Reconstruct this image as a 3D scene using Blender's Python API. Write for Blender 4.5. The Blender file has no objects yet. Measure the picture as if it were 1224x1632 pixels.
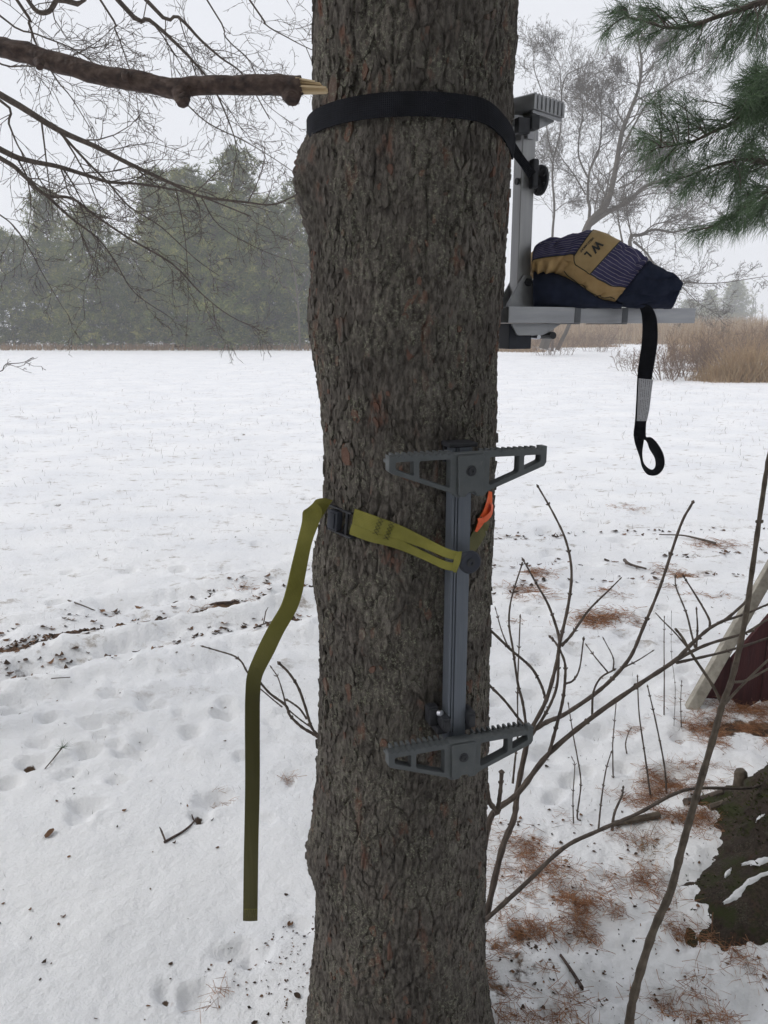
import bpy, bmesh, math, random
import numpy as np
from mathutils import Vector, Matrix, Quaternion
from mathutils.bvhtree import BVHTree

R = math.radians
random.seed(7)
rng = np.random.default_rng(7)
scene = bpy.context.scene
C = scene.collection

# ------------------------------------------------------------------ camera, sky, sun, exposure
FPX, PITCH, HCAM = 1250.0, R(13.32), 1.55
cam_d = bpy.data.cameras.new('camera')
cam = bpy.data.objects.new('camera', cam_d)
C.objects.link(cam)
cam.location = (0, 0, HCAM)
cam.rotation_euler = (R(90) - PITCH, 0, 0)
cam_d.sensor_fit = 'HORIZONTAL'
cam_d.sensor_width = 36.0
cam_d.lens = 36.0 * FPX / 1224.0
cam_d.clip_start = 0.02
cam_d.clip_end = 2000
scene.camera = cam

SUN_EL, SUN_AZ = R(42), R(-100)          # high, soft, from behind the camera's left
world = bpy.data.worlds.new('World')
scene.world = world
world.use_nodes = True
wn, wl = world.node_tree.nodes, world.node_tree.links
bg = wn['Background']
sky = wn.new('ShaderNodeTexSky')
sky.sky_type = 'NISHITA'
sky.sun_disc = False
sky.sun_elevation = SUN_EL
sky.sun_rotation = SUN_AZ
sky.dust_density = 4.0
mixw = wn.new('ShaderNodeMix')
mixw.data_type = 'RGBA'
mixw.inputs[0].default_value = 0.93                 # a closed, even cloud deck
mixw.inputs[7].default_value = (8.25, 8.4, 8.85, 1)
wl.new(sky.outputs[0], mixw.inputs[6])
wl.new(mixw.outputs[2], bg.inputs[0])
bg.inputs[1].default_value = 0.1

sun_d = bpy.data.lights.new('sun', 'SUN')
sun_d.energy = 0.9
sun_d.angle = R(24)
sun_d.color = (1.0, 0.97, 0.93)
sun = bpy.data.objects.new('sun', sun_d)
C.objects.link(sun)
sd = Vector((math.sin(SUN_AZ) * math.cos(SUN_EL), math.cos(SUN_AZ) * math.cos(SUN_EL), math.sin(SUN_EL)))
sun.rotation_euler = sd.to_track_quat('Z', 'Y').to_euler()

vs = scene.view_settings
vs.view_transform = 'Standard'
vs.look = 'None'
vs.exposure = 0.12
vs.gamma = 1.0
scene.render.engine = 'CYCLES'
cy = scene.cycles
cy.use_denoising = True
cy.use_adaptive_sampling = True
cy.adaptive_threshold = 0.02
cy.max_bounces = 5
cy.diffuse_bounces = 3
cy.glossy_bounces = 3
cy.transmission_bounces = 2
cy.volume_bounces = 1
cy.transparent_max_bounces = 8
cy.use_fast_gi = False

# ------------------------------------------------------------------ measuring helpers
CP, SP = math.cos(PITCH), math.sin(PITCH)


def ray(px, py):
    a, b = (px - 612.0) / FPX, (816.0 - py) / FPX
    return Vector((a, CP + b * SP, -SP + b * CP))


def at(px, py, Y):
    d = ray(px, py)
    t = Y / d.y
    return Vector((d.x * t, Y, HCAM + d.z * t))


def gp(px, py, z=0.0):
    d = ray(px, py)
    t = (z - HCAM) / d.z
    return Vector((d.x * t, d.y * t, z))


# ------------------------------------------------------------------ numpy noise
def _hash(ix, iy, iz, s=0):
    h = ix.astype(np.uint32) * np.uint32(374761393) + iy.astype(np.uint32) * np.uint32(668265263) + iz.astype(np.uint32) * np.uint32(2147483647) + np.uint32((s * 974634777) & 0xffffffff)
    h = (h ^ (h >> np.uint32(13))) * np.uint32(1274126177)
    h = (h ^ (h >> np.uint32(16))) * np.uint32(2246822519)
    return ((h ^ (h >> np.uint32(15))) & np.uint32(0xffffff)).astype(np.float32) / np.float32(0xffffff)


def vnoise(p, s=0):
    p = np.asarray(p, np.float64)
    i = np.floor(p)
    f = (p - i).astype(np.float32)
    f = f * f * (3 - 2 * f)
    i = i.astype(np.int32)
    flat = not p[:, 2].any()
    r = 0
    for dx in (0, 1):
        wx = f[:, 0] if dx else 1 - f[:, 0]
        for dy in (0, 1):
            wy = wx * (f[:, 1] if dy else 1 - f[:, 1])
            if flat:
                r = r + wy * _hash(i[:, 0] + dx, i[:, 1] + dy, i[:, 2], s)
                continue
            for dz in (0, 1):
                wz = f[:, 2] if dz else 1 - f[:, 2]
                r = r + wy * wz * _hash(i[:, 0] + dx, i[:, 1] + dy, i[:, 2] + dz, s)
    return r * 2 - 1


def fbm(p, octv=4, s=0, gain=0.5):
    p = np.asarray(p, float)
    a, t, r = 1.0, 0.0, 0.0
    for o in range(octv):
        r = r + a * vnoise(p * (2.03 ** o) + np.array([17.3, 11.9, 0.0]) * o, s + o)
        t += a
        a *= gain
    return r / t


def worley2(u, v, s=0):
    iu, iv = np.floor(u).astype(np.int64), np.floor(v).astype(np.int64)
    f1 = np.full(u.shape, 9.0)
    f2 = np.full(u.shape, 9.0)
    cid = np.zeros(u.shape)
    z = np.zeros_like(iu)
    for dx in (-1, 0, 1):
        for dy in (-1, 0, 1):
            cx, cyy = iu + dx, iv + dy
            ox = _hash(cx, cyy, z, s)
            oy = _hash(cx, cyy, z, s + 1)
            d = np.hypot(cx + ox - u, cyy + oy - v)
            idr = _hash(cx, cyy, z, s + 2)
            near = d < f1
            f2 = np.where(near, f1, np.minimum(f2, d))
            cid = np.where(near, idr, cid)
            f1 = np.where(near, d, f1)
    return f1, f2, cid


def sstep(a, b, x):
    t = np.clip((x - a) / (b - a), 0, 1)
    return t * t * (3 - 2 * t)


# ------------------------------------------------------------------ mesh helpers
def np_mesh(name, V, F, mat=None, smooth=True):
    V = np.asarray(V, np.float32)
    F = np.asarray(F, np.int32)
    me = bpy.data.meshes.new(name)
    k = F.shape[1]
    me.vertices.add(len(V))
    me.vertices.foreach_set('co', V.ravel())
    me.loops.add(F.size)
    me.loops.foreach_set('vertex_index', F.ravel())
    me.polygons.add(len(F))
    me.polygons.foreach_set('loop_start', np.arange(0, F.size, k, dtype=np.int32))
    me.polygons.foreach_set('loop_total', np.full(len(F), k, np.int32))
    me.polygons.foreach_set('use_smooth', np.full(len(F), smooth, bool))
    me.update(calc_edges=True)
    me.validate()
    if mat:
        me.materials.append(mat)
    return me


def add_attr(me, name, arr):
    a = me.attributes.new(name, 'FLOAT', 'POINT')
    a.data.foreach_set('value', np.asarray(arr, np.float32))


def link(name, me, parent=None):
    o = bpy.data.objects.new(name, me)
    C.objects.link(o)
    if parent is not None:
        o.parent = parent
    return o


def tag(o, label=None, cat=None, group=None, kind=None):
    if label:
        o['label'] = label
    if cat:
        o['category'] = cat
    if group:
        o['group'] = group
    if kind:
        o['kind'] = kind
    return o


def empty(name, loc=(0, 0, 0), rz=0.0):
    o = bpy.data.objects.new(name, None)
    C.objects.link(o)
    o.location = loc
    o.rotation_euler = (0, 0, rz)
    o.empty_display_size = 0.1
    return o


class MB:
    """collects polygons, then links them as one mesh object"""

    def __init__(self):
        self.v, self.f = [], []

    def add(self, vs_, fs_):
        n = len(self.v)
        self.v.extend(tuple(x) for x in vs_)
        self.f.extend(tuple(i + n for i in f) for f in fs_)

    def box(self, x0, x1, y0, y1, z0, z1):
        self.add([(x0, y0, z0), (x1, y0, z0), (x1, y1, z0), (x0, y1, z0), (x0, y0, z1), (x1, y0, z1), (x1, y1, z1), (x0, y1, z1)],
                 [(0, 3, 2, 1), (4, 5, 6, 7), (0, 1, 5, 4), (1, 2, 6, 5), (2, 3, 7, 6), (3, 0, 4, 7)])

    def cyl(self, p, axis, r, h, n=24, r2=None):
        axis = Vector(axis).normalized()
        q = axis.to_track_quat('Z', 'Y')
        p = Vector(p)
        r2 = r if r2 is None else r2
        vs_ = []
        for k, (rr, hh) in enumerate(((r, 0), (r2, h))):
            for i in range(n):
                a = 2 * math.pi * i / n
                vs_.append(p + q @ Vector((rr * math.cos(a), rr * math.sin(a), hh)))
        fs_ = [(i, (i + 1) % n, n + (i + 1) % n, n + i) for i in range(n)]
        fs_ += [tuple(range(n - 1, -1, -1)), tuple(range(n, 2 * n))]
        self.add(vs_, fs_)

    def ring(self, p, axis, r0, r1, h, n=28):
        axis = Vector(axis).normalized()
        q = axis.to_track_quat('Z', 'Y')
        p = Vector(p)
        vs_ = []
        for rr, hh in ((r0, 0), (r1, 0), (r1, h), (r0, h)):
            for i in range(n):
                a = 2 * math.pi * i / n
                vs_.append(p + q @ Vector((rr * math.cos(a), rr * math.sin(a), hh)))
        fs_ = []
        for k in range(4):
            for i in range(n):
                j = (i + 1) % n
                fs_.append((k * n + i, k * n + j, ((k + 1) % 4) * n + j, ((k + 1) % 4) * n + i))
        self.add(vs_, fs_)

    def tube(self, pts, rads, n=6, cap=True):
        pts = [Vector(p) for p in pts]
        m = len(pts)
        vs_ = []
        t0 = (pts[1] - pts[0]).normalized()
        nrm = t0.orthogonal().normalized()
        for i in range(m):
            if i == 0:
                t = t0
            elif i == m - 1:
                t = (pts[-1] - pts[-2]).normalized()
            else:
                t = (pts[i + 1] - pts[i - 1]).normalized()
            nrm = (nrm - t * nrm.dot(t))
            if nrm.length < 1e-6:
                nrm = t.orthogonal()
            nrm.normalize()
            b = t.cross(nrm)
            for k in range(n):
                a = 2 * math.pi * k / n
                vs_.append(pts[i] + (nrm * math.cos(a) + b * math.sin(a)) * rads[i])
        fs_ = []
        for i in range(m - 1):
            for k in range(n):
                k2 = (k + 1) % n
                fs_.append((i * n + k, i * n + k2, (i + 1) * n + k2, (i + 1) * n + k))
        if cap:
            fs_.append(tuple(range(n - 1, -1, -1)))
            fs_.append(tuple(range((m - 1) * n, m * n)))
        self.add(vs_, fs_)

    def build(self, name, mat, parent=None, smooth=False, bevel=0.0, segs=2):
        me = bpy.data.meshes.new(name)
        me.from_pydata([tuple(v) for v in self.v], [], self.f)
        me.validate()
        if bevel > 0:
            bm = bmesh.new()
            bm.from_mesh(me)
            bmesh.ops.remove_doubles(bm, verts=bm.verts, dist=1e-6)
            ed = [e for e in bm.edges if len(e.link_faces) == 2 and e.calc_face_angle(0) > 0.5]
            bmesh.ops.bevel(bm, geom=ed, offset=bevel, segments=segs, affect='EDGES', profile=0.6, clamp_overlap=True)
            bm.to_mesh(me)
            bm.free()
        if smooth:
            me.polygons.foreach_set('use_smooth', [True] * len(me.polygons))
            try:
                me.set_sharp_from_angle(angle=R(40))
            except Exception:
                pass
        me.materials.append(mat)
        return link(name, me, parent)


def catmull(pts, k):
    pts = [np.array(p, float) for p in pts]
    P = [2 * pts[0] - pts[1]] + pts + [2 * pts[-1] - pts[-2]]
    out = []
    for i in range(1, len(P) - 2):
        p0, p1, p2, p3 = P[i - 1], P[i], P[i + 1], P[i + 2]
        for j in range(k):
            t = j / k
            out.append(0.5 * ((2 * p1) + (p2 - p0) * t + (2 * p0 - 5 * p1 + 4 * p2 - p3) * t * t + (3 * p1 - p0 - 3 * p2 + p3) * t ** 3))
    out.append(pts[-1])
    return np.array(out)


def ribbon(name, centers, widths, thick, mat, parent=None, sub=8, across=4, crown=0.0):
    """a strip of webbing: centre points + full-width vectors, swept with thickness"""
    c = catmull(centers, sub)
    w = catmull(widths, sub)
    n = len(c)
    t = np.gradient(c, axis=0)
    nr = np.cross(t, w)
    nr /= np.linalg.norm(nr, axis=1)[:, None] + 1e-12
    V, uv = [], []
    m = across + 1
    s = np.concatenate([[0], np.cumsum(np.linalg.norm(np.diff(c, axis=0), axis=1))])
    for side in (1, -1):
        for j in range(m):
            f = j / across - 0.5
            V.append(c + w * f + nr * (side * thick / 2 + crown * (0.25 - f * f) * 4))
            uv.append(np.stack([s, np.full(n, f)], 1))
    V = np.stack(V, 1).reshape(-1, 3)
    uv = np.stack(uv, 1).reshape(-1, 2)
    K = 2 * m
    F = []
    for i in range(n - 1):
        a, b = i * K, (i + 1) * K
        for j in range(across):
            F.append((a + j, a + j + 1, b + j + 1, b + j))
            F.append((a + m + j + 1, a + m + j, b + m + j, b + m + j + 1))
        F.append((a + across, a + m + across, b + m + across, b + across))
        F.append((a + m, a, b, b + m))
    for base in (0, (n - 1) * K):
        for j in range(across):
            q = (base + j, base + m + j, base + m + j + 1, base + j + 1)
            F.append(q if base == 0 else q[::-1])
    me = np_mesh(name, V, F, mat, True)
    try:
        me.set_sharp_from_angle(angle=R(50))
    except Exception:
        pass
    add_attr(me, 'along', uv[:, 0])
    add_attr(me, 'across', uv[:, 1])
    return link(name, me, parent)


def plate(name, outline, holes, y0, y1, mat, parent=None, bevel=0.0008):
    """outline with holes in the XZ plane, solid between y0 and y1"""
    cu = bpy.data.curves.new(name, 'CURVE')
    cu.dimensions = '2D'
    cu.fill_mode = 'BOTH'
    for poly in [outline] + holes:
        sp = cu.splines.new('POLY')
        sp.points.add(len(poly) - 1)
        for p, (x, z) in zip(sp.points, poly):
            p.co = (x, z, 0, 1)
        sp.use_cyclic_u = True
    cu.extrude = abs(y1 - y0) / 2 - bevel
    cu.bevel_depth = bevel
    cu.bevel_resolution = 1
    cu.offset = -bevel
    o = bpy.data.objects.new('tmp', cu)
    C.objects.link(o)
    dg = bpy.context.evaluated_depsgraph_get()
    me = bpy.data.meshes.new_from_object(o.evaluated_get(dg))
    bpy.data.objects.remove(o)
    yc = (y0 + y1) / 2
    co = np.empty(len(me.vertices) * 3, np.float32)
    me.vertices.foreach_get('co', co)
    co = co.reshape(-1, 3)
    co = np.stack([co[:, 0], yc - co[:, 2], co[:, 1]], 1)
    me.vertices.foreach_set('co', co.ravel())
    me.materials.clear()
    me.materials.append(mat)
    me.name = name
    me.update()
    return link(name, me, parent)


def text_mesh(s, size, bold=0.0):
    cu = bpy.data.curves.new('txt', 'FONT')
    cu.body = s
    cu.size = size
    cu.offset = bold
    cu.align_x = 'CENTER'
    cu.align_y = 'CENTER'
    o = bpy.data.objects.new('tmp', cu)
    C.objects.link(o)
    dg = bpy.context.evaluated_depsgraph_get()
    me = bpy.data.meshes.new_from_object(o.evaluated_get(dg))
    bpy.data.objects.remove(o)
    return me


def rounded(pts, r, k=3):
    """round the corners of a polygon"""
    out = []
    n = len(pts)
    for i in range(n):
        p0, p1, p2 = (np.array(pts[(i + d) % n], float) for d in (-1, 0, 1))
        a, b = p0 - p1, p2 - p1
        ra = min(r, np.linalg.norm(a) * 0.45, np.linalg.norm(b) * 0.45)
        s_ = p1 + a / np.linalg.norm(a) * ra
        e_ = p1 + b / np.linalg.norm(b) * ra
        for j in range(k + 1):
            t = j / k
            q = (1 - t) ** 2 * s_ + 2 * t * (1 - t) * p1 + t * t * e_
            out.append((q[0], q[1]))
    return out


# ------------------------------------------------------------------ materials
def newmat(name):
    m = bpy.data.materials.new(name)
    m.use_nodes = True
    nt = m.node_tree
    b = nt.nodes['Principled BSDF']
    return m, nt, b


def col4(c):
    return (c[0], c[1], c[2], 1)


def noise_mat(name, c1, c2, scale=20, rough=0.7, metal=0.0, bump=0.0, bscale=None, stretch=(1, 1, 1), spec=0.4, c3=None, detail=4):
    m, nt, b = newmat(name)
    tc = nt.nodes.new('ShaderNodeTexCoord')
    mp = nt.nodes.new('ShaderNodeMapping')
    mp.inputs['Scale'].default_value = stretch
    nt.links.new(tc.outputs['Object'], mp.inputs[0])
    nz = nt.nodes.new('ShaderNodeTexNoise')
    nz.inputs['Scale'].default_value = scale
    nz.inputs['Detail'].default_value = detail
    nt.links.new(mp.outputs[0], nz.inputs[0])
    cr = nt.nodes.new('ShaderNodeValToRGB')
    cr.color_ramp.elements[0].position = 0.3
    cr.color_ramp.elements[1].position = 0.7
    cr.color_ramp.elements[0].color = col4(c1)
    cr.color_ramp.elements[1].color = col4(c2)
    if c3:
        e = cr.color_ramp.elements.new(0.5)
        e.color = col4(c3)
    nt.links.new(nz.outputs[0], cr.inputs[0])
    nt.links.new(cr.outputs[0], b.inputs['Base Color'])
    b.inputs['Roughness'].default_value = rough
    b.inputs['Metallic'].default_value = metal
    b.inputs['Specular IOR Level'].default_value = spec
    if bump > 0:
        n2 = nt.nodes.new('ShaderNodeTexNoise')
        n2.inputs['Scale'].default_value = bscale or scale * 3
        n2.inputs['Detail'].default_value = 5
        nt.links.new(mp.outputs[0], n2.inputs[0])
        bp = nt.nodes.new('ShaderNodeBump')
        bp.inputs['Strength'].default_value = 1.0
        bp.inputs['Distance'].default_value = bump
        nt.links.new(n2.outputs[0], bp.inputs['Height'])
        nt.links.new(bp.outputs[0], b.inputs['Normal'])
    return m


def tint_mat(name, stops, rough=0.75, spec=0.2, trans=0.0):
    """colour from the per-piece attribute 'tint' (one random value per needle, blade or leaf)"""
    m, nt, b = newmat(name)
    at_ = nt.nodes.new('ShaderNodeAttribute')
    at_.attribute_name = 'tint'
    cr = nt.nodes.new('ShaderNodeValToRGB')
    els = cr.color_ramp.elements
    els[0].position, els[0].color = stops[0][0], col4(stops[0][1])
    els[1].position, els[1].color = stops[-1][0], col4(stops[-1][1])
    for p, c in stops[1:-1]:
        e = els.new(p)
        e.color = col4(c)
    nt.links.new(at_.outputs['Fac'], cr.inputs[0])
    nt.links.new(cr.outputs[0], b.inputs['Base Color'])
    b.inputs['Roughness'].default_value = rough
    b.inputs['Specular IOR Level'].default_value = spec
    if trans > 0:
        tr = nt.nodes.new('ShaderNodeBsdfTranslucent')
        nt.links.new(cr.outputs[0], tr.inputs[0])
        mx = nt.nodes.new('ShaderNodeMixShader')
        mx.inputs[0].default_value = trans
        nt.links.new(b.outputs[0], mx.inputs[1])
        nt.links.new(tr.outputs[0], mx.inputs[2])
        nt.links.new(mx.outputs[0], nt.nodes['Material Output'].inputs[0])
    return m


def webbing_mat(name, c1, c2, rib=380, rough=0.6, sheen=0.2, spec=0.35, dark_span=None):
    m, nt, b = newmat(name)
    a1 = nt.nodes.new('ShaderNodeAttribute')
    a1.attribute_name = 'along'
    a2 = nt.nodes.new('ShaderNodeAttribute')
    a2.attribute_name = 'across'

    def mth(op, x, y):
        n = nt.nodes.new('ShaderNodeMath')
        n.operation = op
        for i, s_ in enumerate((x, y)):
            if isinstance(s_, (int, float)):
                n.inputs[i].default_value = s_
            elif s_ is not None:
                nt.links.new(s_, n.inputs[i])
        return n.outputs[0]
    ribs = mth('SINE', mth('MULTIPLY', a1.outputs['Fac'], rib * 6.283), 0)
    cords = mth('SINE', mth('MULTIPLY', a2.outputs['Fac'], 6.283 * 11), 0)
    h = mth('ADD', mth('MULTIPLY', ribs, 0.6), mth('MULTIPLY', cords, 0.4))
    bp = nt.nodes.new('ShaderNodeBump')
    bp.inputs['Distance'].default_value = 0.0005
    bp.inputs['Strength'].default_value = 0.8
    nt.links.new(h, bp.inputs['Height'])
    nt.links.new(bp.outputs[0], b.inputs['Normal'])
    tc = nt.nodes.new('ShaderNodeTexCoord')
    nz = nt.nodes.new('ShaderNodeTexNoise')
    nz.inputs['Scale'].default_value = 35
    nz.inputs['Detail'].default_value = 5
    nt.links.new(tc.outputs['Object'], nz.inputs[0])
    cr = nt.nodes.new('ShaderNodeValToRGB')
    cr.color_ramp.elements[0].position = 0.3
    cr.color_ramp.elements[1].position = 0.7
    cr.color_ramp.elements[0].color = col4(c1)
    cr.color_ramp.elements[1].color = col4(c2)
    nt.links.new(nz.outputs[0], cr.inputs[0])
    if dark_span:                                    # webbing turns darker along its length towards the trailing end
        wr_ = nt.nodes.new('ShaderNodeMapRange')
        wr_.inputs[1].default_value, wr_.inputs[2].default_value = dark_span
        wr_.inputs[3].default_value, wr_.inputs[4].default_value = 0.0, 1.0
        nt.links.new(mth('ADD', a1.outputs['Fac'], mth('MULTIPLY', nz.outputs[0], 0.08)), wr_.inputs[0])
        wx_ = nt.nodes.new('ShaderNodeMix')
        wx_.data_type = 'RGBA'
        nt.links.new(wr_.outputs[0], wx_.inputs[0])
        nt.links.new(cr.outputs[0], wx_.inputs[6])
        wx_.inputs[7].default_value = (c1[0] * 0.48, c1[1] * 0.46, c1[2] * 0.75, 1)
        nt.links.new(wx_.outputs[2], b.inputs['Base Color'])
    else:
        nt.links.new(cr.outputs[0], b.inputs['Base Color'])
    b.inputs['Roughness'].default_value = rough
    b.inputs['Specular IOR Level'].default_value = spec
    return m


def bark_mat(name, base1, base2, red, lichen, moss=None):
    m, nt, b = newmat(name)
    N, L = nt.nodes, nt.links
    tc = N.new('ShaderNodeTexCoord')
    mp = N.new('ShaderNodeMapping')
    mp.inputs['Scale'].default_value = (1, 1, 0.38)
    L.new(tc.outputs['Object'], mp.inputs[0])

    def noise(scale, det=5, vec=mp.outputs[0], rough=0.6):
        n = N.new('ShaderNodeTexNoise')
        n.inputs['Scale'].default_value = scale
        n.inputs['Detail'].default_value = det
        n.inputs['Roughness'].default_value = rough
        L.new(vec, n.inputs[0])
        return n.outputs[0]

    def ramp(f, a, c):
        r = N.new('ShaderNodeMapRange')
        r.interpolation_type = 'SMOOTHSTEP'
        r.inputs[1].default_value = a
        r.inputs[2].default_value = c
        L.new(f, r.inputs[0])
        return r.outputs[0]

    def mix(f, a, c):
        x = N.new('ShaderNodeMix')
        x.data_type = 'RGBA'
        L.new(f, x.inputs[0])
        for s_, i in ((a, 6), (c, 7)):
            if isinstance(s_, tuple):
                x.inputs[i].default_value = col4(s_)
            else:
                L.new(s_, x.inputs[i])
        return x.outputs[2]
    tint = N.new('ShaderNodeAttribute')
    tint.attribute_name = 'tint'
    c = mix(ramp(noise(120, 8, mp.outputs[0], 0.75), 0.38, 0.62), base1, base2)
    big_ = ramp(noise(7, 4, tc.outputs['Object']), 0.40, 0.62)
    c = mix(big_, c, mix(ramp(noise(140, 6), 0.36, 0.64), tuple(x * 0.75 for x in base1), tuple(x * 0.72 for x in base2)))
    c = mix(ramp(noise(30, 6), 0.57, 0.72), c, red)
    redm = N.new('ShaderNodeMath')
    redm.operation = 'MULTIPLY'
    L.new(ramp(tint.outputs['Fac'], 0.93, 0.985), redm.inputs[0])
    redm.inputs[1].default_value = 0.75
    c = mix(redm.outputs[0], c, red)
    lm = N.new('ShaderNodeMath')
    lm.operation = 'MULTIPLY'
    L.new(ramp(noise(12, 5, tc.outputs['Object']), 0.43, 0.58), lm.inputs[0])
    L.new(ramp(noise(210, 8, tc.outputs['Object'], 0.8), 0.50, 0.64), lm.inputs[1])
    c = mix(lm.outputs[0], c, lichen)
    if moss:
        c = mix(ramp(noise(11, 8, tc.outputs['Object'], 0.7), 0.46, 0.62), c, moss)
    L.new(c, b.inputs['Base Color'])
    b.inputs['Roughness'].default_value = 0.88
    b.inputs['Specular IOR Level'].default_value = 0.2
    bp = N.new('ShaderNodeBump')
    bp.inputs['Distance'].default_value = 0.005
    bp.inputs['Strength'].default_value = 1.0
    L.new(noise(230, 8, mp.outputs[0], 0.75), bp.inputs['Height'])
    L.new(bp.outputs[0], b.inputs['Normal'])
    return m


M = {}
M['bark'] = bark_mat('pine_bark', (0.052, 0.043, 0.037), (0.185, 0.166, 0.145), (0.165, 0.082, 0.058), (0.29, 0.295, 0.215))
M['bark_moss'] = bark_mat('mossy_bark', (0.030, 0.021, 0.016), (0.075, 0.054, 0.042), (0.08, 0.045, 0.03), (0.13, 0.13, 0.09), moss=(0.034, 0.040, 0.011))
M['twig'] = noise_mat('twig_bark', (0.055, 0.042, 0.034), (0.13, 0.10, 0.08), 60, 0.8, bump=0.0008, bscale=250, stretch=(1, 1, 0.4))
M['twig_grey'] = noise_mat('grey_twig_bark', (0.065, 0.050, 0.036), (0.15, 0.12, 0.09), 45, 0.8, bump=0.002, bscale=160)
M['twig_brown'] = noise_mat('brown_bush_bark', (0.10, 0.062, 0.042), (0.20, 0.135, 0.095), 8, 0.85)
M['twig_far'] = noise_mat('far_twig_bark', (0.055, 0.045, 0.035), (0.105, 0.088, 0.068), 1.5, 0.9)
M['limb'] = noise_mat('dark_limb_bark', (0.022, 0.013, 0.011), (0.11, 0.075, 0.058), 95, 0.7, bump=0.004, bscale=150, stretch=(0.75, 1, 1), c3=(0.058, 0.034, 0.026))
M['splinter'] = noise_mat('fresh_split_wood', (0.5, 0.36, 0.2), (0.72, 0.58, 0.38), 90, 0.7, bump=0.001, bscale=160, stretch=(0.15, 1, 1))
M['grey_coat'] = noise_mat('grey_powder_coat', (0.066, 0.074, 0.078), (0.084, 0.092, 0.096), 60, 0.55, 0.0, bump=0.00015, bscale=1500, spec=0.45)
_m = M['grey_coat']
_nt = _m.node_tree
_b = _nt.nodes['Principled BSDF']
_tc = _nt.nodes.new('ShaderNodeTexCoord')
_n = _nt.nodes.new('ShaderNodeTexNoise')
_n.inputs['Scale'].default_value = 70
_n.inputs['Detail'].default_value = 9
_n.inputs['Roughness'].default_value = 0.75
_nt.links.new(_tc.outputs['Object'], _n.inputs[0])
_r = _nt.nodes.new('ShaderNodeMapRange')
_r.inputs[1].default_value = 0.60
_r.inputs[2].default_value = 0.72
_r.inputs[4].default_value = 0.55
_nt.links.new(_n.outputs[0], _r.inputs[0])
_x = _nt.nodes.new('ShaderNodeMix')
_x.data_type = 'RGBA'
_nt.links.new(_r.outputs[0], _x.inputs[0])
_nt.links.new(_b.inputs['Base Color'].links[0].from_socket, _x.inputs[6])
_x.inputs[7].default_value = (0.17, 0.165, 0.155, 1)
_nt.links.new(_x.outputs[2], _b.inputs['Base Color'])
M['grey_post'] = noise_mat('grey_anodised_post', (0.10, 0.115, 0.14), (0.125, 0.14, 0.165), 40, 0.42, 0.35, stretch=(8, 8, 0.3), spec=0.5)
M['alu'] = noise_mat('brushed_aluminium', (0.27, 0.275, 0.29), (0.36, 0.365, 0.38), 25, 0.36, 0.75, bump=0.0001, bscale=700, stretch=(0.4, 3, 3), spec=0.5)
M['alu_post'] = noise_mat('satin_aluminium', (0.30, 0.30, 0.305), (0.36, 0.36, 0.365), 25, 0.42, 0.6, stretch=(4, 4, 0.3), spec=0.5)
M['cast'] = noise_mat('cast_aluminium', (0.28, 0.285, 0.295), (0.36, 0.365, 0.375), 60, 0.5, 0.6, bump=0.0002, bscale=900, spec=0.5)
M['clip'] = noise_mat('dark_reflection_grey', (0.10, 0.105, 0.115), (0.15, 0.155, 0.165), 30, 0.45, 0.6)  # dark tone of the reflections imitated on the seat rail
M['black'] = noise_mat('black_plastic', (0.016, 0.017, 0.021), (0.028, 0.029, 0.035), 80, 0.5, bump=0.0002, bscale=800, spec=0.4)
M['navy_rubber'] = noise_mat('dark_navy_rubber', (0.022, 0.025, 0.037), (0.032, 0.036, 0.05), 50, 0.6, spec=0.35)
M['steel'] = noise_mat('zinc_bolt', (0.45, 0.46, 0.5), (0.6, 0.61, 0.65), 60, 0.35, 0.9)
M['black_web'] = webbing_mat('black_webbing', (0.006, 0.0065, 0.009), (0.012, 0.013, 0.018), 330, rough=0.85, spec=0.12)
M['olive_web'] = webbing_mat('olive_webbing', (0.165, 0.155, 0.022), (0.225, 0.21, 0.038), 700, spec=0.3, dark_span=(0.25, 0.46))
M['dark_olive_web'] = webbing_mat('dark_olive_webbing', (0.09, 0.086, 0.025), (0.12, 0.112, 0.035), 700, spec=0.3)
M['thread'] = noise_mat('black_thread', (0.02, 0.02, 0.015), (0.035, 0.035, 0.02), 100, 0.8)
M['olive_thread'] = noise_mat('olive_thread', (0.16, 0.15, 0.03), (0.24, 0.22, 0.05), 100, 0.8)
M['leather'] = noise_mat('tan_leather', (0.30, 0.185, 0.075), (0.46, 0.31, 0.15), 28, 0.75, bump=0.0012, bscale=120, c3=(0.40, 0.26, 0.11))
M['leather_band'] = noise_mat('tan_leather_band', (0.30, 0.20, 0.085), (0.40, 0.28, 0.13), 30, 0.7, bump=0.0006, bscale=160)
M['navy_knit'] = noise_mat('navy_cuff_cloth', (0.010, 0.014, 0.03), (0.020, 0.026, 0.05), 60, 0.9, bump=0.0006, bscale=900, spec=0.15)
M['ink'] = noise_mat('black_ink', (0.012, 0.012, 0.012), (0.022, 0.022, 0.022), 100, 0.7)
M['orange'] = noise_mat('orange_tape', (0.72, 0.09, 0.015), (0.85, 0.14, 0.03), 40, 0.45, bump=0.001, bscale=60)
M['maroon'] = noise_mat('maroon_boards', (0.045, 0.010, 0.012), (0.075, 0.018, 0.018), 12, 0.8, bump=0.002, bscale=60, stretch=(6, 6, 0.5))
M['weathered'] = noise_mat('weathered_pale_wood', (0.25, 0.23, 0.19), (0.42, 0.39, 0.33), 30, 0.85, bump=0.003, bscale=90, c3=(0.34, 0.315, 0.265))
M['soil'] = noise_mat('soil', (0.03, 0.02, 0.014), (0.08, 0.055, 0.04), 40, 0.95, bump=0.01, bscale=90)
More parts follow.
